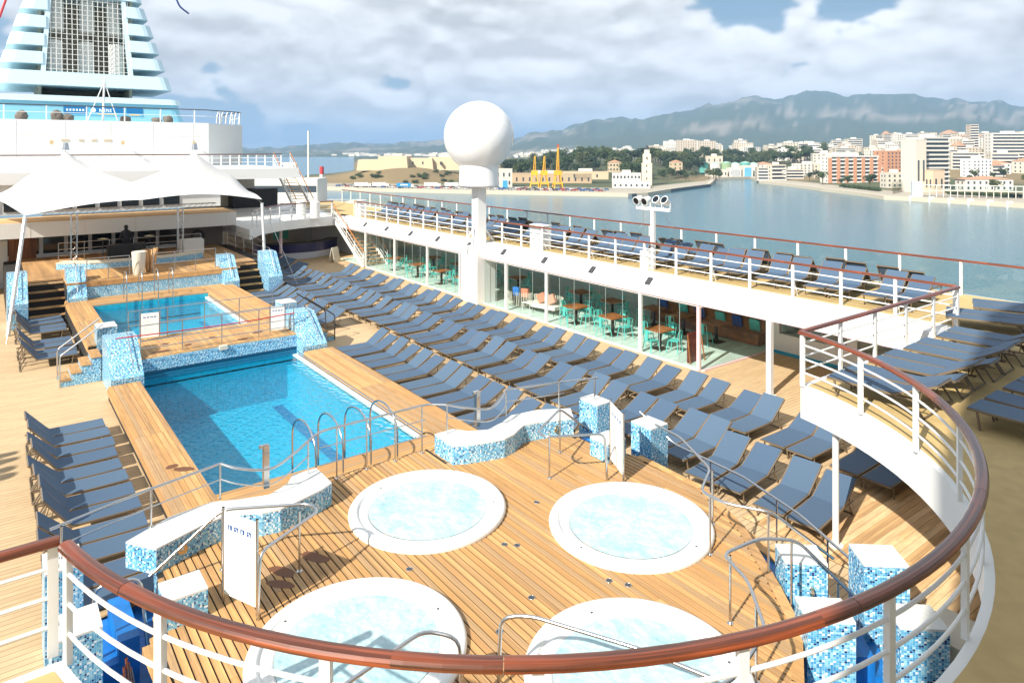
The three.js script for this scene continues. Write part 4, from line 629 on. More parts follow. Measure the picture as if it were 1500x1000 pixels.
// ---------------------------------------------------------------- superstructure aft of the stage
{
  const t = thing('superstructure', 'white ship superstructure with dark window rows behind the stage', 'superstructure');
  part('lower_wall', bx(-9, 12.2, 0.01, 3.0, -47.2, -47), whiteDull, t); part('deck_slab', bx(-9, 12.2, 2.95, 3.75, -47, -44.2), whiteDull, t); part('deck_edge', bx(-9, 12.2, 3.75, 3.8, -47.2, -44.3), boardMats[1], t);
  part('second_wall', bx(-9, 12.5, 3.8, 6.0, -49.2, -49), whiteDull, t); part('third_slab', bx(-9, 17.7, 5.55, 6.25, -60, -48.6), white, t); part('infill', bx(12.5, 17.6, 2.95, 5.5, -60, -58.5), cream, t);
  part('top_house', bx(-12, 14.4, 6.25, 9.7, -75, -60), white, t);
  const ch = new THREE.Shape([[14.4, 60], [17.75, 62.5], [17.75, 75], [14.4, 75]].map(p => new THREE.Vector2(...p))), cg = new THREE.ExtrudeGeometry(ch, { depth: 3.4, bevelEnabled: false }); cg.rotateX(-Math.PI / 2); cg.translate(0, 6.26, 0); part('chamfered_corner', cg, white, t);
  for (let x = -2.2; x < 8.8; x += 1.18) { part('window', bx(x, x + 0.98, 1.75, 2.9, -46.99, -46.95), darkGlass, t); part('upper_window', bx(x + 0.6, x + 1.55, 4.0, 5.0, -48.99, -48.95), darkGlass, t); }
  part('door', bx(-0.4, 0.9, 0.3, 2.6, -46.99, -46.93), whiteDull, t); part('entrance_stand_in', bx(0.95, 2.2, 0.02, 2.9, -46.99, -46.94), tableWood, t); part('timber_panel', bx(9.4, 12.1, 0.02, 2.9, -46.99, -46.9), mat(0.2, 0.17, 0.15, 0.6), t);  // the brown door-sized sheet stands in for the dark, shaded entrance
  for (let x = -10; x < 14; x += 2.9) part('seam', bx(x, x + 0.025, 6.3, 9.65, -60, -59.985), whiteDull, t);
  for (const y of [7.4, 8.6]) part('seam', bx(-12, 14.35, y, y + 0.02, -60, -59.988), whiteDull, t);
  for (const [x, w] of [[4.3, 0.5], [5.4, 0.3], [6.2, 0.35], [7.0, 0.5]]) part('name_letter', bx(x, x + w, 8.15, 8.3, -60, -59.97), mat(0.55, 0.45, 0.3, 0.6), t);
  for (let x = -8; x < 12; x += 2.45) part('fascia_seam', bx(x, x + 0.02, 2.97, 3.73, -44.2, -44.19), cream, t);
  const porth = part('porthole', new THREE.TorusGeometry(0.34, 0.07, 8, 24), darkGrey, t); porth.position.set(10.6, 2.1, -46.86);
  for (const x of [-1.5, 3.7, 8.2, 13.2]) { const l = part('wall_lamp', cyl(0.1, 0.14, 0.25, 0, 0, 0, 14), mat(0.5, 0.38, 0.2, 0.4), t); l.position.set(x, 8.0, -59.75); l.rotation.x = 1.2; }
  railing('dark topped rail on white posts along the top deck', [[-9, -51.5], [12, -51.5], [17.5, -51.6]], 6.25, { gap: 0.62, w: 0.07, seg: 9, h: 1.0, bars: [0.4, 0.7], capMat: mat(0.12, 0.06, 0.04, 0.5), pw: 0.05 });
  railing('thin rail on top of the white funnel house', [[-9, -60.2], [14.3, -60.2], [17.6, -62.6], [17.6, -70]], 9.7, { gap: 2.4, w: 0.06, seg: 12, h: 1.1, bars: [0.55], capMat: darkGrey });
  for (let i = 0; i < 6; i++) { const s = thing('bent_fin', 'slanting white bracket on the corner of the funnel house rail', 'bracket', [15.2 + i * 0.45, 9.72, -60.8 - i * 0.35], 0.8, 'white slanting brackets'); part('arm', pipe([[0, 0, 0], [0.12, 0.7, 0], [0.35, 1.0, 0]], 0.05, 0.15, 6), white, s); }
}
{ // pale blue funnel with louvre bands and a grid front
  const t = thing('funnel', 'pale blue ship funnel with louvre bands and dark gridded front', 'funnel', [6.35, 9.7, -68]);
  const fb = mat(0.62, 0.80, 0.87, 0.45), fd = mat(0.24, 0.56, 0.72, 0.45), shellM = mat(0.55, 0.48, 0.36, 0.7);
  const hw = y => mix(6.75, 3.55, y / 11), hd = y => mix(5.2, 3.6, y / 11);
  const ringS = (y0, y1, k, m, name, x0, x1) => { const o = (y, e) => [[-1, -1], [1, -1], [1, 1], [-1, 1]].map(([a, b]) => [a * (hw(y) + e), b * (hd(y) + e)]); const s = (y) => { const w = hw(y) + k, d = hd(y) + k, c = 0.8, r = []; for (const [sx, sz, a] of [[1, 1, 0], [-1, 1, 1], [-1, -1, 2], [1, -1, 3]]) for (let i = 0; i <= 4; i++) { const q = a * Math.PI / 2 + i / 4 * Math.PI / 2; r.push([sx * (w - c) + c * Math.cos(q), sz * (d - c) + c * Math.sin(q)]); } return r; };
    const A = s(y0), B = s(y1), p = []; const n = A.length; for (let i = 0; i < n; i++) { const j = (i + 1) % n, a = [A[i][0], y0, A[i][1]], b = [A[j][0], y0, A[j][1]], c = [B[j][0], y1, B[j][1]], d = [B[i][0], y1, B[i][1]]; p.push(...a, ...c, ...b, ...a, ...d, ...c); p.push(0, y0, 0, ...a, ...b); p.push(0, y1, 0, ...c, ...d); } const g = new THREE.BufferGeometry(); g.setAttribute('position', new THREE.Float32BufferAttribute(p, 3)); g.computeVertexNormals(); return g; };
  part('base_band', ringS(0, 1.5, 0.15, fd, ''), fd, t); part('base_cap', ringS(1.5, 1.95, 0.35, fb, ''), fb, t);
  part('core', bx(-3, 3, 1.9, 10.4, -2.6, -1.2), shellM, t); part('inner_roof', bx(-3, 3, 10.2, 10.4, -1.2, 2.9), shellM, t); for (const s of [-1, 1]) part('side_shell', bx(s * 3.1 - 0.1, s * 3.1 + 0.1, 1.9, 10.5, -2.6, 3.4), shellM, t);
  for (const [i, y] of [2.75, 4.35, 5.75, 7.15, 8.55, 9.95].entries()) { if (i === 0 || i === 5) part('band', ringS(y, y + (i ? 1.0 : 1.05), 0.12, fb, ''), fb, t); else { // open in the middle of the front: two side bands
      const g = ringS(y, y + 0.92, 0.12, fb, ''), w = 3.0; const cut = s => { const q = g.clone(), p = q.attributes.position; for (let k = 0; k < p.count; k++) { const x = p.getX(k); p.setX(k, s > 0 ? Math.max(x, w - 0.08 * (y - 4)) : Math.min(x, -w + 0.08 * (y - 4))); } q.computeVertexNormals(); return q; }; part('band', cut(1), fb, t); part('band', cut(-1), fb, t); } }
  const zf = y => hd(y) - 0.35, slope = -(5.2 - 3.6) / 11;
  for (const [x, y0, y1] of [[-2.0, 7.2, 9.7], [0.1, 7.2, 9.7], [2.0, 7.2, 9.7], [-2.1, 3.9, 6.4], [0.0, 3.9, 6.4], [2.1, 3.9, 6.4]]) { const m = part('exhaust_duct', cyl(0.55, 0.55, y1 - y0, 0, 0, 0, 14), whiteDull, t); m.position.set(x, y0, zf(y0) - 1.3); m.rotation.x = slope; }
  for (const x of [-2.9, 2.9]) { const m = part('cheek', bx(-0.15, 0.15, 0, 7.4, -0.3, 0.3), fb, t); m.position.set(x * 1.03, 3.2, zf(3.2) + 0.1); m.rotation.set(slope, 0, x > 0 ? 0.07 : -0.07); }
  for (let i = -8; i <= 8; i++) { const m = part('grid_bar', bx(-0.025, 0.025, 0, 6.9, -0.02, 0.02), whiteDull, t); m.position.set(i * 0.35, 3.5, zf(3.5) + 0.3); m.rotation.x = slope; }
  for (let k = 0; k < 17; k++) { const y = 3.6 + k * 0.4; part('grid_bar', bx(-2.85, 2.85, y, y + 0.04, zf(y) + 0.28, zf(y) + 0.32), whiteDull, t); }
  const bm = part('banner', new THREE.PlaneGeometry(5.4, 0.75), new THREE.MeshStandardMaterial({ map: ink(512, 72, (g, w, h) => { g.fillStyle = '#5fb4d6'; g.fillRect(0, 0, w, h); g.fillStyle = '#1673ac'; g.fillRect(0, 0, 150, 62); g.fillRect(168, 0, 220, 48); g.fillRect(400, 0, 112, 50); g.fillStyle = '#eaf6fb'; for (let i = 0; i < 6; i++) g.fillRect(16 + i * 20, 24, 12, 16); g.beginPath(); g.arc(185, 30, 17, 0, 7); g.fill(); g.font = 'bold 34px sans-serif'; g.fillText('MINI', 220, 42); g.fillStyle = '#e0b040'; g.fillRect(210, 54, 130, 8); g.fillRect(420, 56, 70, 8); }), roughness: 0.5 }), t); bm.position.set(1.0, 0.85, hd(0.8) + 0.17); bm.rotation.x = -0.14;
  for (const [x, h] of [[-4, 0.8], [-1.9, 0.9], [-1.2, 0.6], [2.6, 0.55], [4.8, 0.5], [5.6, 0.7]]) { const r = solo('rock', new THREE.IcosahedronGeometry(0.5, 2), mat(0.16, 0.14, 0.12, 0.9), 'rough brown dummy rock in front of the funnel base', 'rock', 'dummy rocks by the funnel'); r.position.set(6 + x, 9.7 + h * 0.35, -61.2); r.scale.set(0.8, h, 0.7); const p = r.geometry.attributes.position; for (let k = 0; k < p.count; k++) { const v = new THREE.Vector3().fromBufferAttribute(p, k), q = 0.8 + 0.4 * noise(v.x * 4 + x, v.y * 4, v.z * 4); p.setXYZ(k, v.x * q, v.y * q, v.z * q); } r.geometry.computeVertexNormals(); }
  const l = thing('red_ladder', 'red ladder rail up the port side of the funnel', 'ladder', [0, 0, 0]); for (const [a, b] of [[[-1.2, 11.5, -64.5], [0.4, 16.3, -64.5]], [[0.75, 17.4, -64.5], [1.7, 20.8, -64.5]]]) part('rail', rod(a, b, 0.09, 6), mat(0.55, 0.03, 0.04, 0.5), l);
  const tp = thing('tripod_mast', 'white tripod mast in front of the funnel banner', 'mast', [7.0, 9.7, -60.6]); part('pole', rod([0, 0, 0], [0.1, 3.3, 0], 0.07, 8), white, tp); for (const s of [-1, 1]) part('leg', rod([s * 1.0, 0, 0], [0.1, 3.0, 0], 0.04, 6), white, tp);
  const fl = thing('streamer', 'dark blue pennant streamer hanging from a wire', 'pennant', [12.0, 19.4, -60]); part('cloth', curvePipe([[0, 0, 0], [0.25, -0.5, 0], [0.9, -1.0, 0]], 0.07, 12, 6), mat(0.02, 0.05, 0.2, 0.7), fl);
}
// ---------------------------------------------------------------- harbour: sea, land, hills, town
// survey helper: k = sideways slope of the bearing from the viewpoint, D = distance along the heading
const sA = Math.sin(AZ), cA = Math.cos(AZ), SEA = -26.4;
const at = (k, D) => [D * (sA + cA * k), D * (-cA + sA * k)];
const K = u => (u - 750) / 1020;
const faceTurn = -AZ;                                   // turns a thing built facing +z towards the ship
const seaMat = new THREE.MeshPhysicalMaterial({ color: lin(0.05, 0.15, 0.19), roughness: 0.14, ior: 1.33, bumpMap: rep(rip(2.2, 26), 1 / 16, 1 / 16), bumpScale: 0.14 });
{ const g = new THREE.PlaneGeometry(40000, 40000); g.rotateX(-Math.PI / 2); g.translate(0, SEA, 0); struct('sea', muv(g), seaMat); }
// distance of the quay edge along each bearing
const quayPts = [[-0.9, 640], [-0.32, 600], [-0.22, 562], [-0.06, 530], [0.165, 496], [0.19, 505], [0.281, 632], [0.29, 760], [0.345, 800], [0.36, 690], [0.45, 560], [0.54, 468], [0.62, 440], [0.735, 402], [1.1, 360]];
const pl = (pts, x) => { if (x <= pts[0][0]) return pts[0][1]; for (let i = 1; i < pts.length; i++) if (x <= pts[i][0]) return mix(pts[i - 1][1], pts[i][1], (x - pts[i - 1][0]) / (pts[i][0] - pts[i - 1][0])); return pts[pts.length - 1][1]; };
const quayD = k => pl(quayPts, k);
const ridge = [[-0.5, 0], [-0.33, 12], [-0.30, 30], [-0.25, 52], [-0.15, 60], [-0.02, 85], [0.0, 105], [0.07, 205], [0.108, 262], [0.167, 255], [0.245, 340], [0.295, 385], [0.345, 430], [0.39, 420], [0.44, 452], [0.49, 445], [0.54, 430], [0.59, 452], [0.64, 432], [0.69, 415], [0.735, 415], [0.9, 430], [1.2, 380]];
function landH(k, D) {
  const q = quayD(k), d = D - q; let h = SEA + 2.4;
  // fort knoll
  h += 14 * Math.exp(-Math.pow((k + 0.155) / 0.085, 2)) * sst(60, 150, d) * (1 - sst(260, 420, d));
  // wooded rise behind the quays
  h += 15 * sst(-0.02, 0.12, k) * (1 - sst(0.40, 0.5, k)) * sst(170, 420, d) * (0.7 + 0.6 * fbm(k * 20, D / 200, 1, 3));
  // town slope to starboard
  h += 40 * sst(0.36, 0.55, k) * sst(60, 900, d) * (0.8 + 0.4 * fbm(k * 12, D / 300, 4, 3));
  // foothills and ridge
  const r = pl(ridge, k), far = sst(k < -0.02 ? 3000 : 2300, 6200, D), n = fbm(k * 9, D / 1500, 7, 5), n2 = fbm(k * 15, D / 900, 3, 5);
  h += (r * 0.93 * (0.55 + 0.45 * Math.pow(far, 0.8)) * far * (0.78 + 0.44 * n) + far * 150 * (Math.abs(2 * n2 - 1) * -1 + 0.3)) * (1 - 0.9 * sst(7600, 9800, D));
  return h;
}
{
  const pos = [], col = [], idx = [], ks = [], NK = 300; for (let i = 0; i <= NK; i++) ks.push(mix(-0.62, 1.15, i / NK));
  const ds = [0, 3, 14, 30, 50, 75, 100, 130, 165, 200, 240, 290, 340, 400, 470, 550, 650, 780, 950, 1150, 1400, 1650, 1900, 2200, 2500, 2800, 3100, 3400, 3700, 4000, 4300, 4600, 4900, 5200, 5500, 5800, 6100, 6400, 6800, 7300, 8000, 9000, 10000];
  for (const d of ds) for (const k of ks) {
    const far = k < -0.31 && k > -0.62, q = quayD(k), D = q + d * (d > 900 ? 1 : 1), [x, z] = at(k, D); let y = landH(k, D); if (d === 0) y = SEA - 1;
    if (k < -0.23 && d > 260 && D < 2900) y = SEA - 3; if (k < -0.30) y = D < 2900 ? SEA - 3 : y; // open water to port
    pos.push(x, y, z);
    const n = fbm(x / 160, z / 160, 3, 5), m = fbm(x / 26, z / 26, 8, 4); let c;
    if (D > 2200) { const rock = sst(0.52, 0.66, fbm(x / 420, z / 420, 5, 5) * 0.6 + 0.4 * m); c = [mix(0.05, 0.22, rock), mix(0.075, 0.20, rock), mix(0.045, 0.16, rock)]; }
    else if (d < 70) c = [0.38, 0.34, 0.27].map(v => v * (0.85 + 0.3 * m));
    else { const wood = sst(150, 220, d) * sst(-0.03, 0.03, k) * (1 - sst(0.43, 0.5, k)), grass = Math.max(wood, sst(0.42, 0.6, n)); c = [mix(0.22, 0.07, grass), mix(0.16, 0.085, grass), mix(0.075, 0.035, grass)].map(v => v * (0.75 + 0.5 * m)); }
    col.push(...c);
  }
  const W = NK + 1; for (let j = 0; j < ds.length - 1; j++) for (let i = 0; i < NK; i++) { const a = j * W + i; idx.push(a, a + 1, a + W + 1, a, a + W + 1, a + W); }
  const g = new THREE.BufferGeometry(); g.setAttribute('position', new THREE.Float32BufferAttribute(pos, 3)); g.setAttribute('color', new THREE.Float32BufferAttribute(col, 3)); g.setIndex(idx); g.computeVertexNormals();
  struct('hills', g, new THREE.MeshStandardMaterial({ vertexColors: true, roughness: 0.95, side: THREE.DoubleSide }));
}
// quay wall with dark fenders
{
  const path = []; for (let k = -0.3; k <= 1.05; k += 0.005) path.push(at(k, quayD(k) - 0.5));
  const w = struct('quay', sweep(path, SEA, [[-3, -1.0], [0.6, -1.0], [0.6, 2.55], [-3, 2.55]]), mat(0.50, 0.44, 0.34, 0.8));
  for (const [k0, k1, s] of [[-0.29, 0.16, 0.033], [0.37, 0.56, 0.02]]) for (let k = k0; k < k1; k += s) { const [x, z] = at(k, quayD(k) - 2.0), m = solo('quay_fender', cyl(1.2, 1.2, 1.8, 0, 0, 0, 10), black, 'black round fender hanging on the harbour quay wall', 'fender', 'black fenders along the quay'); m.position.set(x, SEA + 0.5, z); }
  for (let k = 0.575; k < 0.75; k += 0.028) { const [x, z] = at(k, quayD(k) - 2.0), m = solo('mooring_block', bx(-1.6, 1.6, 0, 3.4, -1.2, 1.2), whiteDull, 'white block standing against the starboard quay wall', 'block', 'white blocks along the quay'); m.position.set(x, SEA, z); m.rotation.y = faceTurn - 0.5; }
  const [a, b] = [at(0.167, 492), at(0.281, 628)], g = sweep([a, b], SEA, [[-3, -1], [0, -1], [0, 2.2], [-3, 2.2]]); solo('breakwater', g, mat(0.10, 0.12, 0.14, 0.8), 'long dark faced breakwater running out from the lighthouse quay', 'breakwater');
}
// ---- trees
const leafM = [[0.045, 0.075, 0.025], [0.06, 0.09, 0.03], [0.035, 0.06, 0.025], [0.09, 0.11, 0.04]].map(c => mat(...c, 0.9, { side: THREE.DoubleSide })), trunkM = mat(0.12, 0.09, 0.06, 0.9);
function crownGeo(rx, ry, n, sd) {
  const p = []; const cl = []; for (let i = 0; i < 9; i++) { const a = h3(i, sd, 1) * 6.283, e = h3(i, sd, 2) * 2 - 0.7, r = 0.62 * Math.sqrt(h3(i, sd, 3)); cl.push([Math.cos(a) * r * rx, e * 0.5 * ry, Math.sin(a) * r * rx, 0.30 + 0.22 * h3(i, sd, 4)]); }
  for (let i = 0; i < n; i++) { const c = cl[i % 9], a = h3(i, sd, 5) * 6.283, u = h3(i, sd, 6) * 2 - 1, s = Math.sqrt(1 - u * u), r = c[3] * (0.75 + 0.3 * h3(i, sd, 7)), x = c[0] + Math.cos(a) * s * r * rx, y = c[1] + u * r * ry, z = c[2] + Math.sin(a) * s * r * rx, q = rx * 0.15; const v = j => [x + (h3(i, sd, 10 + j) - 0.5) * 2 * q, y + (h3(i, sd, 20 + j) - 0.5) * 2 * q, z + (h3(i, sd, 30 + j) - 0.5) * 2 * q]; p.push(...v(0), ...v(1), ...v(2)); }
  const g = new THREE.BufferGeometry(); g.setAttribute('position', new THREE.Float32BufferAttribute(p, 3)); g.computeVertexNormals(); return g;
}
const crowns = [0, 1, 2, 3].map(i => crownGeo(4.2, 3.0, 620, i + 1)), poplar = crownGeo(1.4, 6, 420, 9), bushG = crownGeo(3.4, 1.8, 420, 12), trunkG = cyl(0.35, 0.2, 5, 0, 0, 0, 7), limbG = merge([rod([0, 3.6, 0], [1.6, 6, 0.5], 0.12, 5), rod([0, 4, 0], [-1.5, 6.2, -0.6], 0.12, 5)]);
function tree(k, D, s, label, group, kind = 0) {
  const [x, z] = at(k, D), t = thing(kind === 2 ? 'shrub' : kind === 1 ? 'cypress_tree' : 'pine_tree', label, kind === 2 ? 'shrub' : 'tree', [x, landH(k, D) - 0.2, z], rnd() * 6.28, group); t.scale.setScalar(s);
  if (kind !== 2) { part('trunk', trunkG, trunkM, t); if (!kind) part('limb', limbG, trunkM, t); }
  const c = part('crown', kind === 1 ? poplar : kind === 2 ? bushG : crowns[Math.floor(rnd() * 4)], leafM[Math.floor(rnd() * (kind ? 3 : 4))], t); c.position.y = kind === 1 ? 6.2 : kind === 2 ? 1.4 : 6.4;
}
for (let i = 0; i < 290; i++) { const k = mix(-0.01, 0.45, Math.pow(rnd(), 0.9)), D = quayD(Math.min(k, 0.27)) + rr(190, 480) + (k > 0.27 ? 120 : 0); tree(k, D, rr(1.3, 2.3), 'dark green pine in the wood behind the lighthouse quay', 'pines of the harbour wood'); }
for (let i = 0; i < 26; i++) tree(rr(0.17, 0.30), rr(690, 780), rr(0.8, 1.35), 'dark green pine on the slope beside the lighthouse', 'pines beside the lighthouse');
for (let i = 0; i < 24; i++) tree(rr(-0.23, -0.04), rr(610, 690), rr(0.7, 1.2), 'round green shrub on the slope below the fort', 'shrubs below the fort', 2);
for (let i = 0; i < 34; i++) { const k = rr(0.42, 0.75); tree(k, quayD(k) + rr(50, 420), rr(0.7, 1.3), 'green tree among the town houses', 'trees among the town houses'); }
for (let i = 0; i < 16; i++) { const k = mix(0.475, 0.53, i / 16); tree(k, quayD(k) + 38, 0.9, 'dense low green hedge tree along the quay road', 'hedge trees along the quay road', 2); }
for (let i = 0; i < 7; i++) { const k = mix(0.548, 0.562, i / 7); tree(k, quayD(k) + 26 + i * 4, 0.8, 'slender dark cypress in front of the white tower block', 'cypresses by the tower block', 1); }
for (let i = 0; i < 18; i++) { const k = mix(0.63, 0.735, i / 18); tree(k, quayD(k) + 46, 0.9, 'dark green hedge tree behind the glass walkway', 'hedge trees behind the walkway', 2); }
// ---- buildings
const bw = [mat(0.60, 0.55, 0.46, 0.8), mat(0.66, 0.63, 0.57, 0.8), mat(0.55, 0.48, 0.38, 0.8), mat(0.58, 0.49, 0.39, 0.8)], brick = mat(0.52, 0.26, 0.15, 0.85), roofM = mat(0.45, 0.25, 0.15, 0.85), winM = mat(0.06, 0.075, 0.09, 0.25), stone = mat(0.58, 0.47, 0.31, 0.9);
const cube = new THREE.BoxGeometry(1, 1, 1), put = (n, m, p, x0, x1, y0, y1, z0, z1) => { const o = part(n, cube, m, p); o.scale.set(x1 - x0, y1 - y0, z1 - z0); o.position.set((x0 + x1) / 2, (y0 + y1) / 2, (z0 + z1) / 2); return o; };
function house(k, D, w, h, d, o = {}) {
  const [x, z] = at(k, D), t = thing(o.name ?? 'town_house', o.label ?? 'pale town house with rows of dark windows on the starboard hillside', o.cat ?? 'building', [x, (o.y ?? landH(k, D)) - 0.5, z], faceTurn - (o.turn ?? rr(-0.3, 0.3)), o.group === undefined ? 'pale town houses on the hillside' : o.group || undefined), m = o.mat ?? bw[Math.floor(rnd() * 4)];
  put('wall', m, t, -w / 2, w / 2, 0, h, -d, 0);
  const fl = o.floors ?? Math.max(1, Math.floor(h / 3.2)), fh = h / (fl + 0.25), nw = o.cols ?? Math.max(2, Math.floor(w / 4.2));
  for (let f = 0; f < fl; f++) {
    const y = 0.6 + f * fh;
    if (o.balcony) { put('loggia', winM, t, -w / 2 + w * (o.b0 ?? 0.04), w / 2 - w * 0.04, y + fh * 0.38, y + fh * 0.86, -0.3, 0.05); put('balcony', o.bmat ?? bw[1], t, -w / 2 + w * (o.b0 ?? 0.02), w / 2 - w * 0.02, y, y + fh * 0.36, 0.051, 1.3); }
    else for (let c = 0; c < nw; c++) { const cx = -w / 2 + (c + 0.5) * w / nw, ww = Math.min(1.5, w / nw * 0.5); put('window', winM, t, cx - ww / 2, cx + ww / 2, y + fh * 0.25, y + fh * 0.75, -0.3, 0.06); }
    if (o.side !== false) for (const q of [0.3, 0.7]) put('window', winM, t, -w / 2 - 0.06, -w / 2 + 0.3, y + fh * 0.25, y + fh * 0.7, -d * q - 0.7, -d * q + 0.7);
  }
  if (o.piers) for (let c = 0; c <= o.piers; c++) { const cx = -w / 2 + c * w / o.piers; put('pier', o.pmat ?? brick, t, cx - w / o.piers * 0.2, cx + w / o.piers * 0.2, 0.3, h - 1.5, 0.06, 1.4); }
  if (o.roof) { const g = new THREE.ConeGeometry(0.72, 1, 4); g.rotateY(Math.PI / 4); const r = part('roof', g, roofM, t); r.scale.set(w * 1.04, h * 0.28, d * 1.04); r.position.set(0, h + h * 0.14, -d / 2); } else { put('parapet', m, t, -w / 2 - 0.15, w / 2 + 0.15, h, h + 0.5, -d - 0.15, 0.15); if (w > 14) put('roof_house', bw[1], t, -w * 0.15, w * 0.15, h + 0.5, h + 3, -d * 0.7, -d * 0.3); }
  return t;
}
house(K(1252), 640, 48, 25, 16, { label: 'long apartment block with brick piers and white balconies on the quay', balcony: true, piers: 6, group: null, turn: -0.1, mat: bw[1], floors: 7 });
house(K(1316), 660, 24, 27, 18, { label: 'orange brick apartment block next to the white tower block', mat: brick, group: null, cols: 6, turn: -0.2, floors: 8 });
house(K(1372), 520, 24, 40, 16, { label: 'white high-rise tower block with long balcony bands', balcony: true, b0: 0.05, group: null, mat: bw[1], floors: 12, turn: -0.25, y: -23.5 });
house(K(1350), 505, 9, 38, 14, { label: 'blank cream end wall of the white tower block', group: null, mat: bw[0], floors: 1, cols: 2, turn: -0.25, y: -23.5, side: false });
house(K(1376), 500, 10, 16, 8, { label: 'peach low block at the foot of the white tower', group: null, mat: mat(0.62, 0.47, 0.33, 0.8), floors: 1, turn: -0.25, y: -23.5 });
house(K(1315), 560, 17, 12, 10, { label: 'cream three storey house beside the cypresses', group: null, mat: bw[0], floors: 3, y: -23.5 });
house(K(1428), 980, 11, 40, 12, { label: 'slim beige residential tower with balconies on the hill', balcony: true, group: null, mat: mat(0.55, 0.46, 0.38, 0.8), floors: 11 });
house(K(1482), 860, 46, 34, 16, { label: 'wide white balcony block at the top of the town', balcony: true, group: null, mat: bw[1], floors: 8 });
house(K(1440), 660, 22, 17, 14, { label: 'stepped bright white villa block on the slope', group: null, mat: mat(0.8, 0.8, 0.79, 0.7), floors: 5 });
house(K(1450), 520, 36, 9, 12, { label: 'long low white building with orange tiled roof by the hedge', group: null, mat: bw[1], floors: 2, roof: true });
for (let i = 0; i < 150; i++) { const k = mix(0.36, 0.76, Math.pow(rnd(), 0.8)), d = rr(0, 1), D = mix(640, 1500, d); house(k, D, rr(12, 30), rr(8, 20) * (d > 0.5 ? 1.2 : 1), rr(10, 16), { balcony: rnd() < 0.45, roof: rnd() < 0.12 }); }
for (let i = 0; i < 22; i++) { const k = mix(0.2, 0.4, rnd()); house(k, rr(1250, 1700), rr(20, 40), rr(16, 30), 14, { label: 'pale apartment block standing beyond the harbour wood', group: 'apartment blocks beyond the wood', y: -8 + rr(-3, 8) }); }
// villas on the lower mountain slopes
{ const vg = new THREE.BoxGeometry(1, 1, 1); const cl = [[0.02, 2500, 0.018], [0.06, 2600, 0.035], [0.10, 2500, 0.02], [0.155, 2450, 0.022], [0.165, 2650, 0.015], [-0.2, 3050, 0.06], [-0.1, 3050, 0.06], [0.6, 2500, 0.12], [0.7, 2700, 0.06]];
  for (let i = 0; i < 290; i++) { const c = cl[i % cl.length], k = c[0] + (rnd() + rnd() - 1) * c[2], D = c[1] + rr(-150, 500), [x, z] = at(k, D), s = rr(8, 18), m = solo('hillside_villa', vg, bw[i % 2], c[0] < 0 ? 'tiny white hotel building on the headland across the bay' : 'tiny white villa on the lower mountain slope', 'house', c[0] < 0 ? 'white hotels on the headland' : 'white villas on the mountain slope'); m.scale.set(s * (c[0] < 0 ? 2 : 1), rr(7, 13), 9); m.position.set(x, landH(k, D) + 3, z); m.rotation.y = faceTurn + rr(-0.5, 0.5); } }
// fort on the knoll
{
  const [x, z] = at(K(600), 700), t = thing('stone_fort', 'low sandstone fort with sloping bastion walls on the knoll', 'fort', [x, -14.2, z], faceTurn);
  const bast = (x0, x1, z0, z1, h, n) => { const s = 0.12 * h, p = [[x0, z1], [x1, z1], [x1, z0], [x0, z0]], g = new THREE.BufferGeometry(), v = []; const A = [[x0 - s, 0, z1 + s], [x1 + s, 0, z1 + s], [x1 + s, 0, z0], [x0 - s, 0, z0]], B = [[x0, h, z1], [x1, h, z1], [x1, h, z0], [x0, h, z0]]; for (let i = 0; i < 4; i++) { const j = (i + 1) % 4; v.push(...A[i], ...A[j], ...B[j], ...A[i], ...B[j], ...B[i]); } v.push(...B[0], ...B[1], ...B[2], ...B[0], ...B[2], ...B[3]); g.setAttribute('position', new THREE.Float32BufferAttribute(v, 3)); g.computeVertexNormals(); part(n, g, stone, t); };
  bast(-52, -28, -30, 0, 11, 'bastion'); bast(-30, -2, -34, 8, 14.5, 'bastion'); bast(-6, 22, -30, -4, 12.5, 'curtain_wall'); bast(18, 60, -30, -10, 13.5, 'curtain_wall');
  for (const [a, b] of [[-20, -10], [28, 46]]) put('gun_house', bw[0], t, a, b, 13.4, 17.0, -26, -16); for (const q of [2, 12, 30]) put('embrasure', winM, t, q, q + 1.4, 6, 9, -11, -3.2);
}
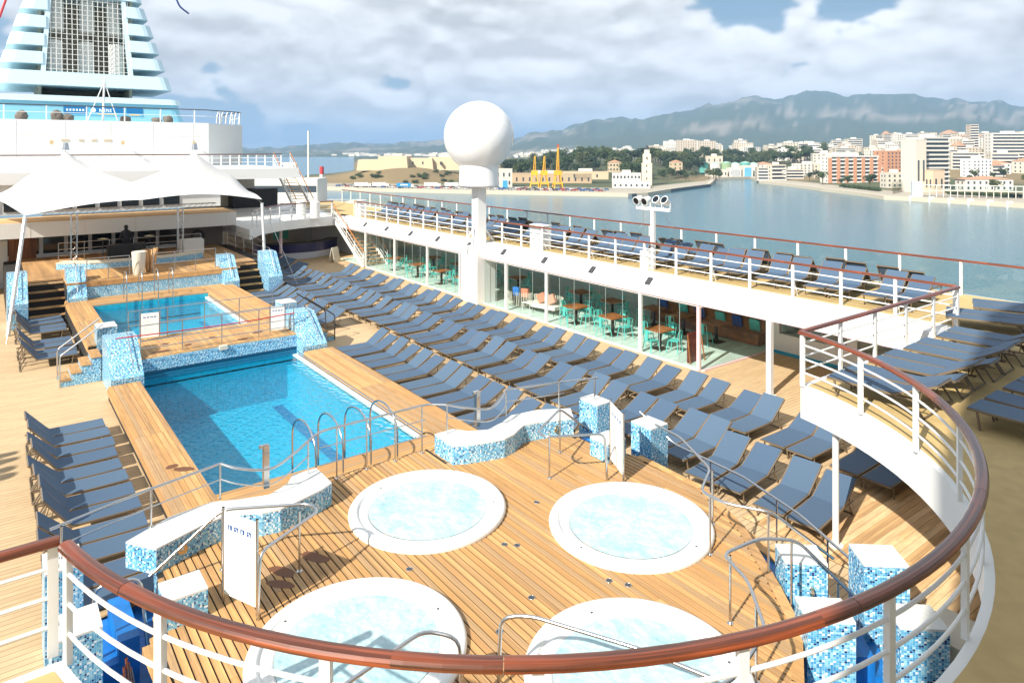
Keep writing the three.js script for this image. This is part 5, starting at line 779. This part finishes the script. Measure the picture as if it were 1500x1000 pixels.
// lighthouse tower
{
  const [x, z] = at(K(948), 610), t = thing('lighthouse', 'square sandstone lighthouse tower with stepped lantern top', 'lighthouse', [x, SEA + 2.2, z], faceTurn - 0.25), s2 = mat(0.66, 0.57, 0.44, 0.85);
  put('shaft', s2, t, -4.4, 4.4, 0, 19, -4.4, 4.4); put('upper_shaft', s2, t, -3.5, 3.5, 19, 27.5, -3.5, 3.5); put('gallery', s2, t, -4.7, 4.7, 18.6, 19.4, -4.7, 4.7); put('lantern_base', s2, t, -2.2, 2.2, 27.5, 31, -2.2, 2.2); part('lantern', cyl(1.3, 1.2, 2.4, 0, 31, 0, 12), winM, t); part('dome', new THREE.SphereGeometry(1.35, 12, 8), darkGrey, t).position.y = 33.6;
  for (const y of [5, 11, 16, 23]) put('slit_window', winM, t, -0.5, 0.5, y, y + 2, 4.3, 4.46);
  house(K(918), 590, 24, 10.5, 10, { label: 'white harbour office with dark windows beside the lighthouse', group: null, mat: bw[1], floors: 2, cols: 8, turn: 0.1, y: SEA + 3 }); house(K(925), 560, 30, 5, 10, { label: 'low white quay building in front of the harbour office', group: null, mat: bw[1], floors: 1, turn: 0.1, y: SEA + 2.6 });
  house(K(902), 720, 13, 10, 10, { label: 'yellow stone villa with hipped roof in the pine wood', group: null, mat: stone, floors: 2, cols: 4, roof: true, y: -16 }); house(K(993), 740, 11, 9, 9, { label: 'sandstone house among pines right of the lighthouse', group: null, mat: stone, floors: 2, roof: true, y: -15 });
  house(K(1047), 860, 20, 9, 8, { label: 'pink arched ruin on the wooded slope above the tanks', group: null, mat: bw[3], floors: 1, cols: 3, y: -10 });
}
// tanks, sheds
[[1030, 0.02, 'teal'], [1048, 0, 'white'], [1064, 0.3, 'green'], [1077, 0, 'white'], [1092, 0.02, 'teal'], [1104, 0, 'white']].forEach(([u, c, n], i) => { const [x, z] = at(K(u), 840), t = thing('storage_tank', `${n} topped round storage tank, number ${['one', 'two', 'three', 'four', 'five', 'six'][i]} along the quay row`.replace(/, number .*/, n === 'green' ? ' in the tank row' : ' in the tank row behind the sheds'), 'tank', [x, -21, z], 0, 'storage tanks'); part('shell', cyl(6.5, 6.5, i % 2 ? 11 : 12, 0, 0, 0, 24), n === 'white' ? bw[1] : n === 'teal' ? mat(0.1, 0.35, 0.30, 0.6) : mat(0.25, 0.36, 0.2, 0.6), t); part('lid', cyl(6.6, 0.5, 1.6, 0, i % 2 ? 11 : 12, 0, 24), mat(0.3, 0.5, 0.42, 0.6), t); });
for (const [u, w, h, m, l] of [[1096, 11, 12.5, 0, 'white boat shed with a big blue door'], [1078, 13, 10, 1, 'white boat shed with grey shutter next to the blue door'], [1052, 22, 8, 2, 'low cream workshop on the inner quay'], [1125, 24, 7, 3, 'low cream storehouse right of the blue door']]) { const t = house(K(u), 795, w, h, 14, { label: l, group: null, mat: bw[m % 2], floors: 1, turn: 0, y: SEA + 2.4 }); if (m < 2) put('big_door', m ? mat(0.4, 0.42, 0.42, 0.6) : mat(0.12, 0.38, 0.62, 0.5), t, -w * 0.36, w * 0.36, 0.5, h * 0.86, 0.07, 0.2); }
house(K(800), 640, 84, 9, 16, { label: 'long low warehouse with brown roof behind the cranes', group: null, mat: mat(0.50, 0.36, 0.22, 0.8), floors: 1, cols: 14, turn: 0, y: SEA + 2.4 }); house(K(738), 580, 14, 15, 12, { label: 'tall pale silo building beside the dome mast', group: null, mat: bw[0], floors: 2, turn: 0, y: SEA + 2.4 });
house(K(858), 640, 42, 7, 6, { label: 'long ochre retaining wall below the villa', group: null, mat: stone, floors: 1, cols: 2, turn: 0, y: -20 });
// yellow harbour cranes
[[783, 26], [797, 26], [817, 34]].forEach(([u, h], i) => {
  const [x, z] = at(K(u), 545), y = mat(0.80, 0.42, 0.02, 0.5), t = thing('harbour_crane', ['yellow harbour crane with upright jib beside the silo', 'yellow harbour crane with upright jib between the other two', 'tallest yellow harbour crane with lattice jib and red tip'][i], 'crane', [x, SEA + 2.5, z], faceTurn + i * 0.1);
  for (const [a, b] of [[-1, -1], [1, -1], [1, 1], [-1, 1]]) part('leg', rod([a * 3.6, 0, b * 3], [a * 1.6, 11, b * 1.5], 0.45, 6), y, t); put('portal_beam', y, t, -3.4, 3.4, 4, 5, -3, 3); put('cab', y, t, -2.6, 2.6, 11, 14.5, -2.4, 2.4);
  const jib = []; for (const [a, b] of [[-1, -1], [1, -1], [1, 1], [-1, 1]]) jib.push(rod([a * 0.9, 14.5, b * 0.9], [a * 0.3 + 0.3, h, b * 0.3], 0.22, 5)); for (let q = 0; q < 8; q++) jib.push(rod([-0.8 + q * 0.07, mix(14.5, h, q / 8), 0.8 - q * 0.06], [0.8 - q * 0.03, mix(14.5, h, (q + 1) / 8), 0.8 - q * 0.06], 0.14, 5)); part('jib', merge(jib), y, t); if (i === 2) put('tip', mat(0.5, 0.06, 0.03, 0.5), t, -0.4, 1, h - 1.5, h + 1, -0.5, 0.5);
});
// vehicles parked on the quay
{
  const glassC = winM, tyre = black, wg = cyl(0.36, 0.36, 0.25, 0, 0, 0, 12); wg.rotateX(Math.PI / 2);
  function car(c) { const t = thing('parked_car', 'small car', 'car', [0, 0, 0], 0, 'cars parked on the lighthouse quay'); part('body', bx(-2.1, 2.1, 0.35, 0.95, -0.85, 0.85), c, t); const s = new THREE.Shape([[-1.5, 0.95], [1.3, 0.95], [0.8, 1.45], [-1.1, 1.45]].map(p => new THREE.Vector2(...p))), g = new THREE.ExtrudeGeometry(s, { depth: 1.5, bevelEnabled: false }); g.translate(0, 0, -0.75); part('cabin', g, glassC, t); part('roof', bx(-1.05, 0.75, 1.45, 1.5, -0.72, 0.72), c, t); for (const [x, z] of [[-1.3, -0.8], [1.3, -0.8], [-1.3, 0.8], [1.3, 0.8]]) part('wheel', wg, tyre, t).position.set(x, 0.36, z); return t; }
  const cols = [[mat(0.75, 0.75, 0.74, 0.3), 'white'], [mat(0.05, 0.05, 0.06, 0.3), 'black'], [mat(0.35, 0.36, 0.38, 0.3), 'grey'], [mat(0.4, 0.04, 0.03, 0.3), 'red'], [mat(0.03, 0.10, 0.32, 0.3), 'blue']], pr = cols.map(c => { const t = car(c[0]); t.userData.label = c[1] + ' car parked in the rows on the crane quay'; t.userData.group = c[1] + ' cars on the quay'; return t; });
  const used = new Set(); for (let i = 0; i < 90; i++) { const k = mix(-0.25, 0.14, i / 90), D = quayD(k) + 14 + (i % 3) * 9, [x, z] = at(k, D), q = Math.floor(rnd() * 5), y = landH(k, D) + 0.05; if (!used.has(q)) { used.add(q); pr[q].position.set(x, y, z); pr[q].rotation.y = faceTurn + rr(-0.2, 0.2); } else copyOf(pr[q], [x, y, z], faceTurn + rr(-0.2, 0.2)); }
  const truck = (u, D, m, l) => { const [x, z] = at(K(u), D), t = thing('lorry', l, 'lorry', [x, SEA + 2.5, z], faceTurn); part('trailer', bx(-6, 5.2, 1.1, 4, -1.25, 1.25), m, t); part('cab', bx(5.5, 7.6, 0.6, 3.2, -1.2, 1.2), bw[1], t); part('windscreen', bx(7.5, 7.65, 1.9, 2.9, -1.1, 1.1), winM, t); for (const a of [-4.5, -3.2, 6.6]) for (const b of [-1.1, 1.1]) { const w = part('wheel', wg, tyre, t); w.position.set(a, 0.5, b); w.scale.setScalar(1.4); } return t; };
  const bt = truck(592, 560, mat(0.02, 0.25, 0.55, 0.5), 'bright blue lorry trailer with white band parked below the fort'); part('white_band', bx(-3, 3, 2.2, 3.2, 1.251, 1.27), bw[1], bt);
  for (const [u, l] of [[530, 'white lorry at the port end of the fort quay'], [556, 'white lorry parked just left of the blue lorry'], [632, 'white lorry parked right of the blue lorry'], [662, 'white lorry parked close to the dome column']]) truck(u, 572, bw[1], l);
  { const [x, z] = at(K(740), 552), t = thing('blue_van', 'tall blue container box by the silo', 'container', [x, SEA + 2.5, z], faceTurn); part('box', bx(-2, 2, 0.6, 6.5, -1.5, 1.5), mat(0.05, 0.3, 0.5, 0.5), t); part('base', bx(-2, 2, 0, 0.6, -1.4, 1.4), tyre, t); }
  // another ship's white bridge and a striped pole beyond the stairs
  const [x, z] = at(K(415), 150), s = thing('moored_ship', 'white bridge and mast of another ship lying astern', 'ship', [x, SEA, z], faceTurn); put('hull', bw[1], s, -14, 14, 0, 22, -16, 0); put('bridge', bw[1], s, -9, 7, 22, 27.5, -9, -1); put('bridge_windows', winM, s, -8.8, 6.8, 24.6, 26, -1.1, -0.95); part('funnel_radar', cyl(0.9, 1.3, 3, 0, 27.5, -4, 14), bw[1], s); put('radar_bar', bw[1], s, -1.6, 1.6, 30.5, 31, -4.4, -3.8); part('mast', rod([4.5, 26, -3], [4.5, 38, -3], 0.22, 6), bw[1], s); for (const q of [-6, -3.5]) part('small_dome', new THREE.SphereGeometry(0.7, 12, 8), bw[1], s).position.set(q, 28, -3);
  const [px, pz] = at(K(471), 300), p = thing('striped_beacon', 'red and white striped beacon pole beyond the top deck stairs', 'beacon', [px, SEA, pz]); for (let i = 0; i < 8; i++) part(i % 2 ? 'red_band' : 'white_band', cyl(0.9, 0.9, 3.3, 0, i * 3.3, 0, 12), i % 2 ? mat(0.55, 0.05, 0.05, 0.5) : bw[1], p);
  const [wx, wz] = at(0.66, quayD(0.66) + 26), wk = thing('glass_walkway', 'raised glass covered walkway along the starboard quay', 'walkway', [wx, SEA + 2.4, wz], faceTurn - 0.35); put('deck', bw[0], wk, -28, 30, 4, 4.6, -2, 2); put('roof', bw[1], wk, -28, 30, 7.6, 7.9, -2.2, 2.2); for (let q = -28; q <= 30; q += 4) { put('column', bw[1], wk, q - 0.2, q + 0.2, 0, 7.6, 1.6, 2); put('pane', glass, wk, q + 0.2, q + 3.7, 4.6, 7.5, 1.9, 1.95); } put('lift_tower', mat(0.55, 0.65, 0.7, 0.4), wk, -34, -28.5, 0, 10, -2.5, 2.5);
}
renderer.render(scene, camera);
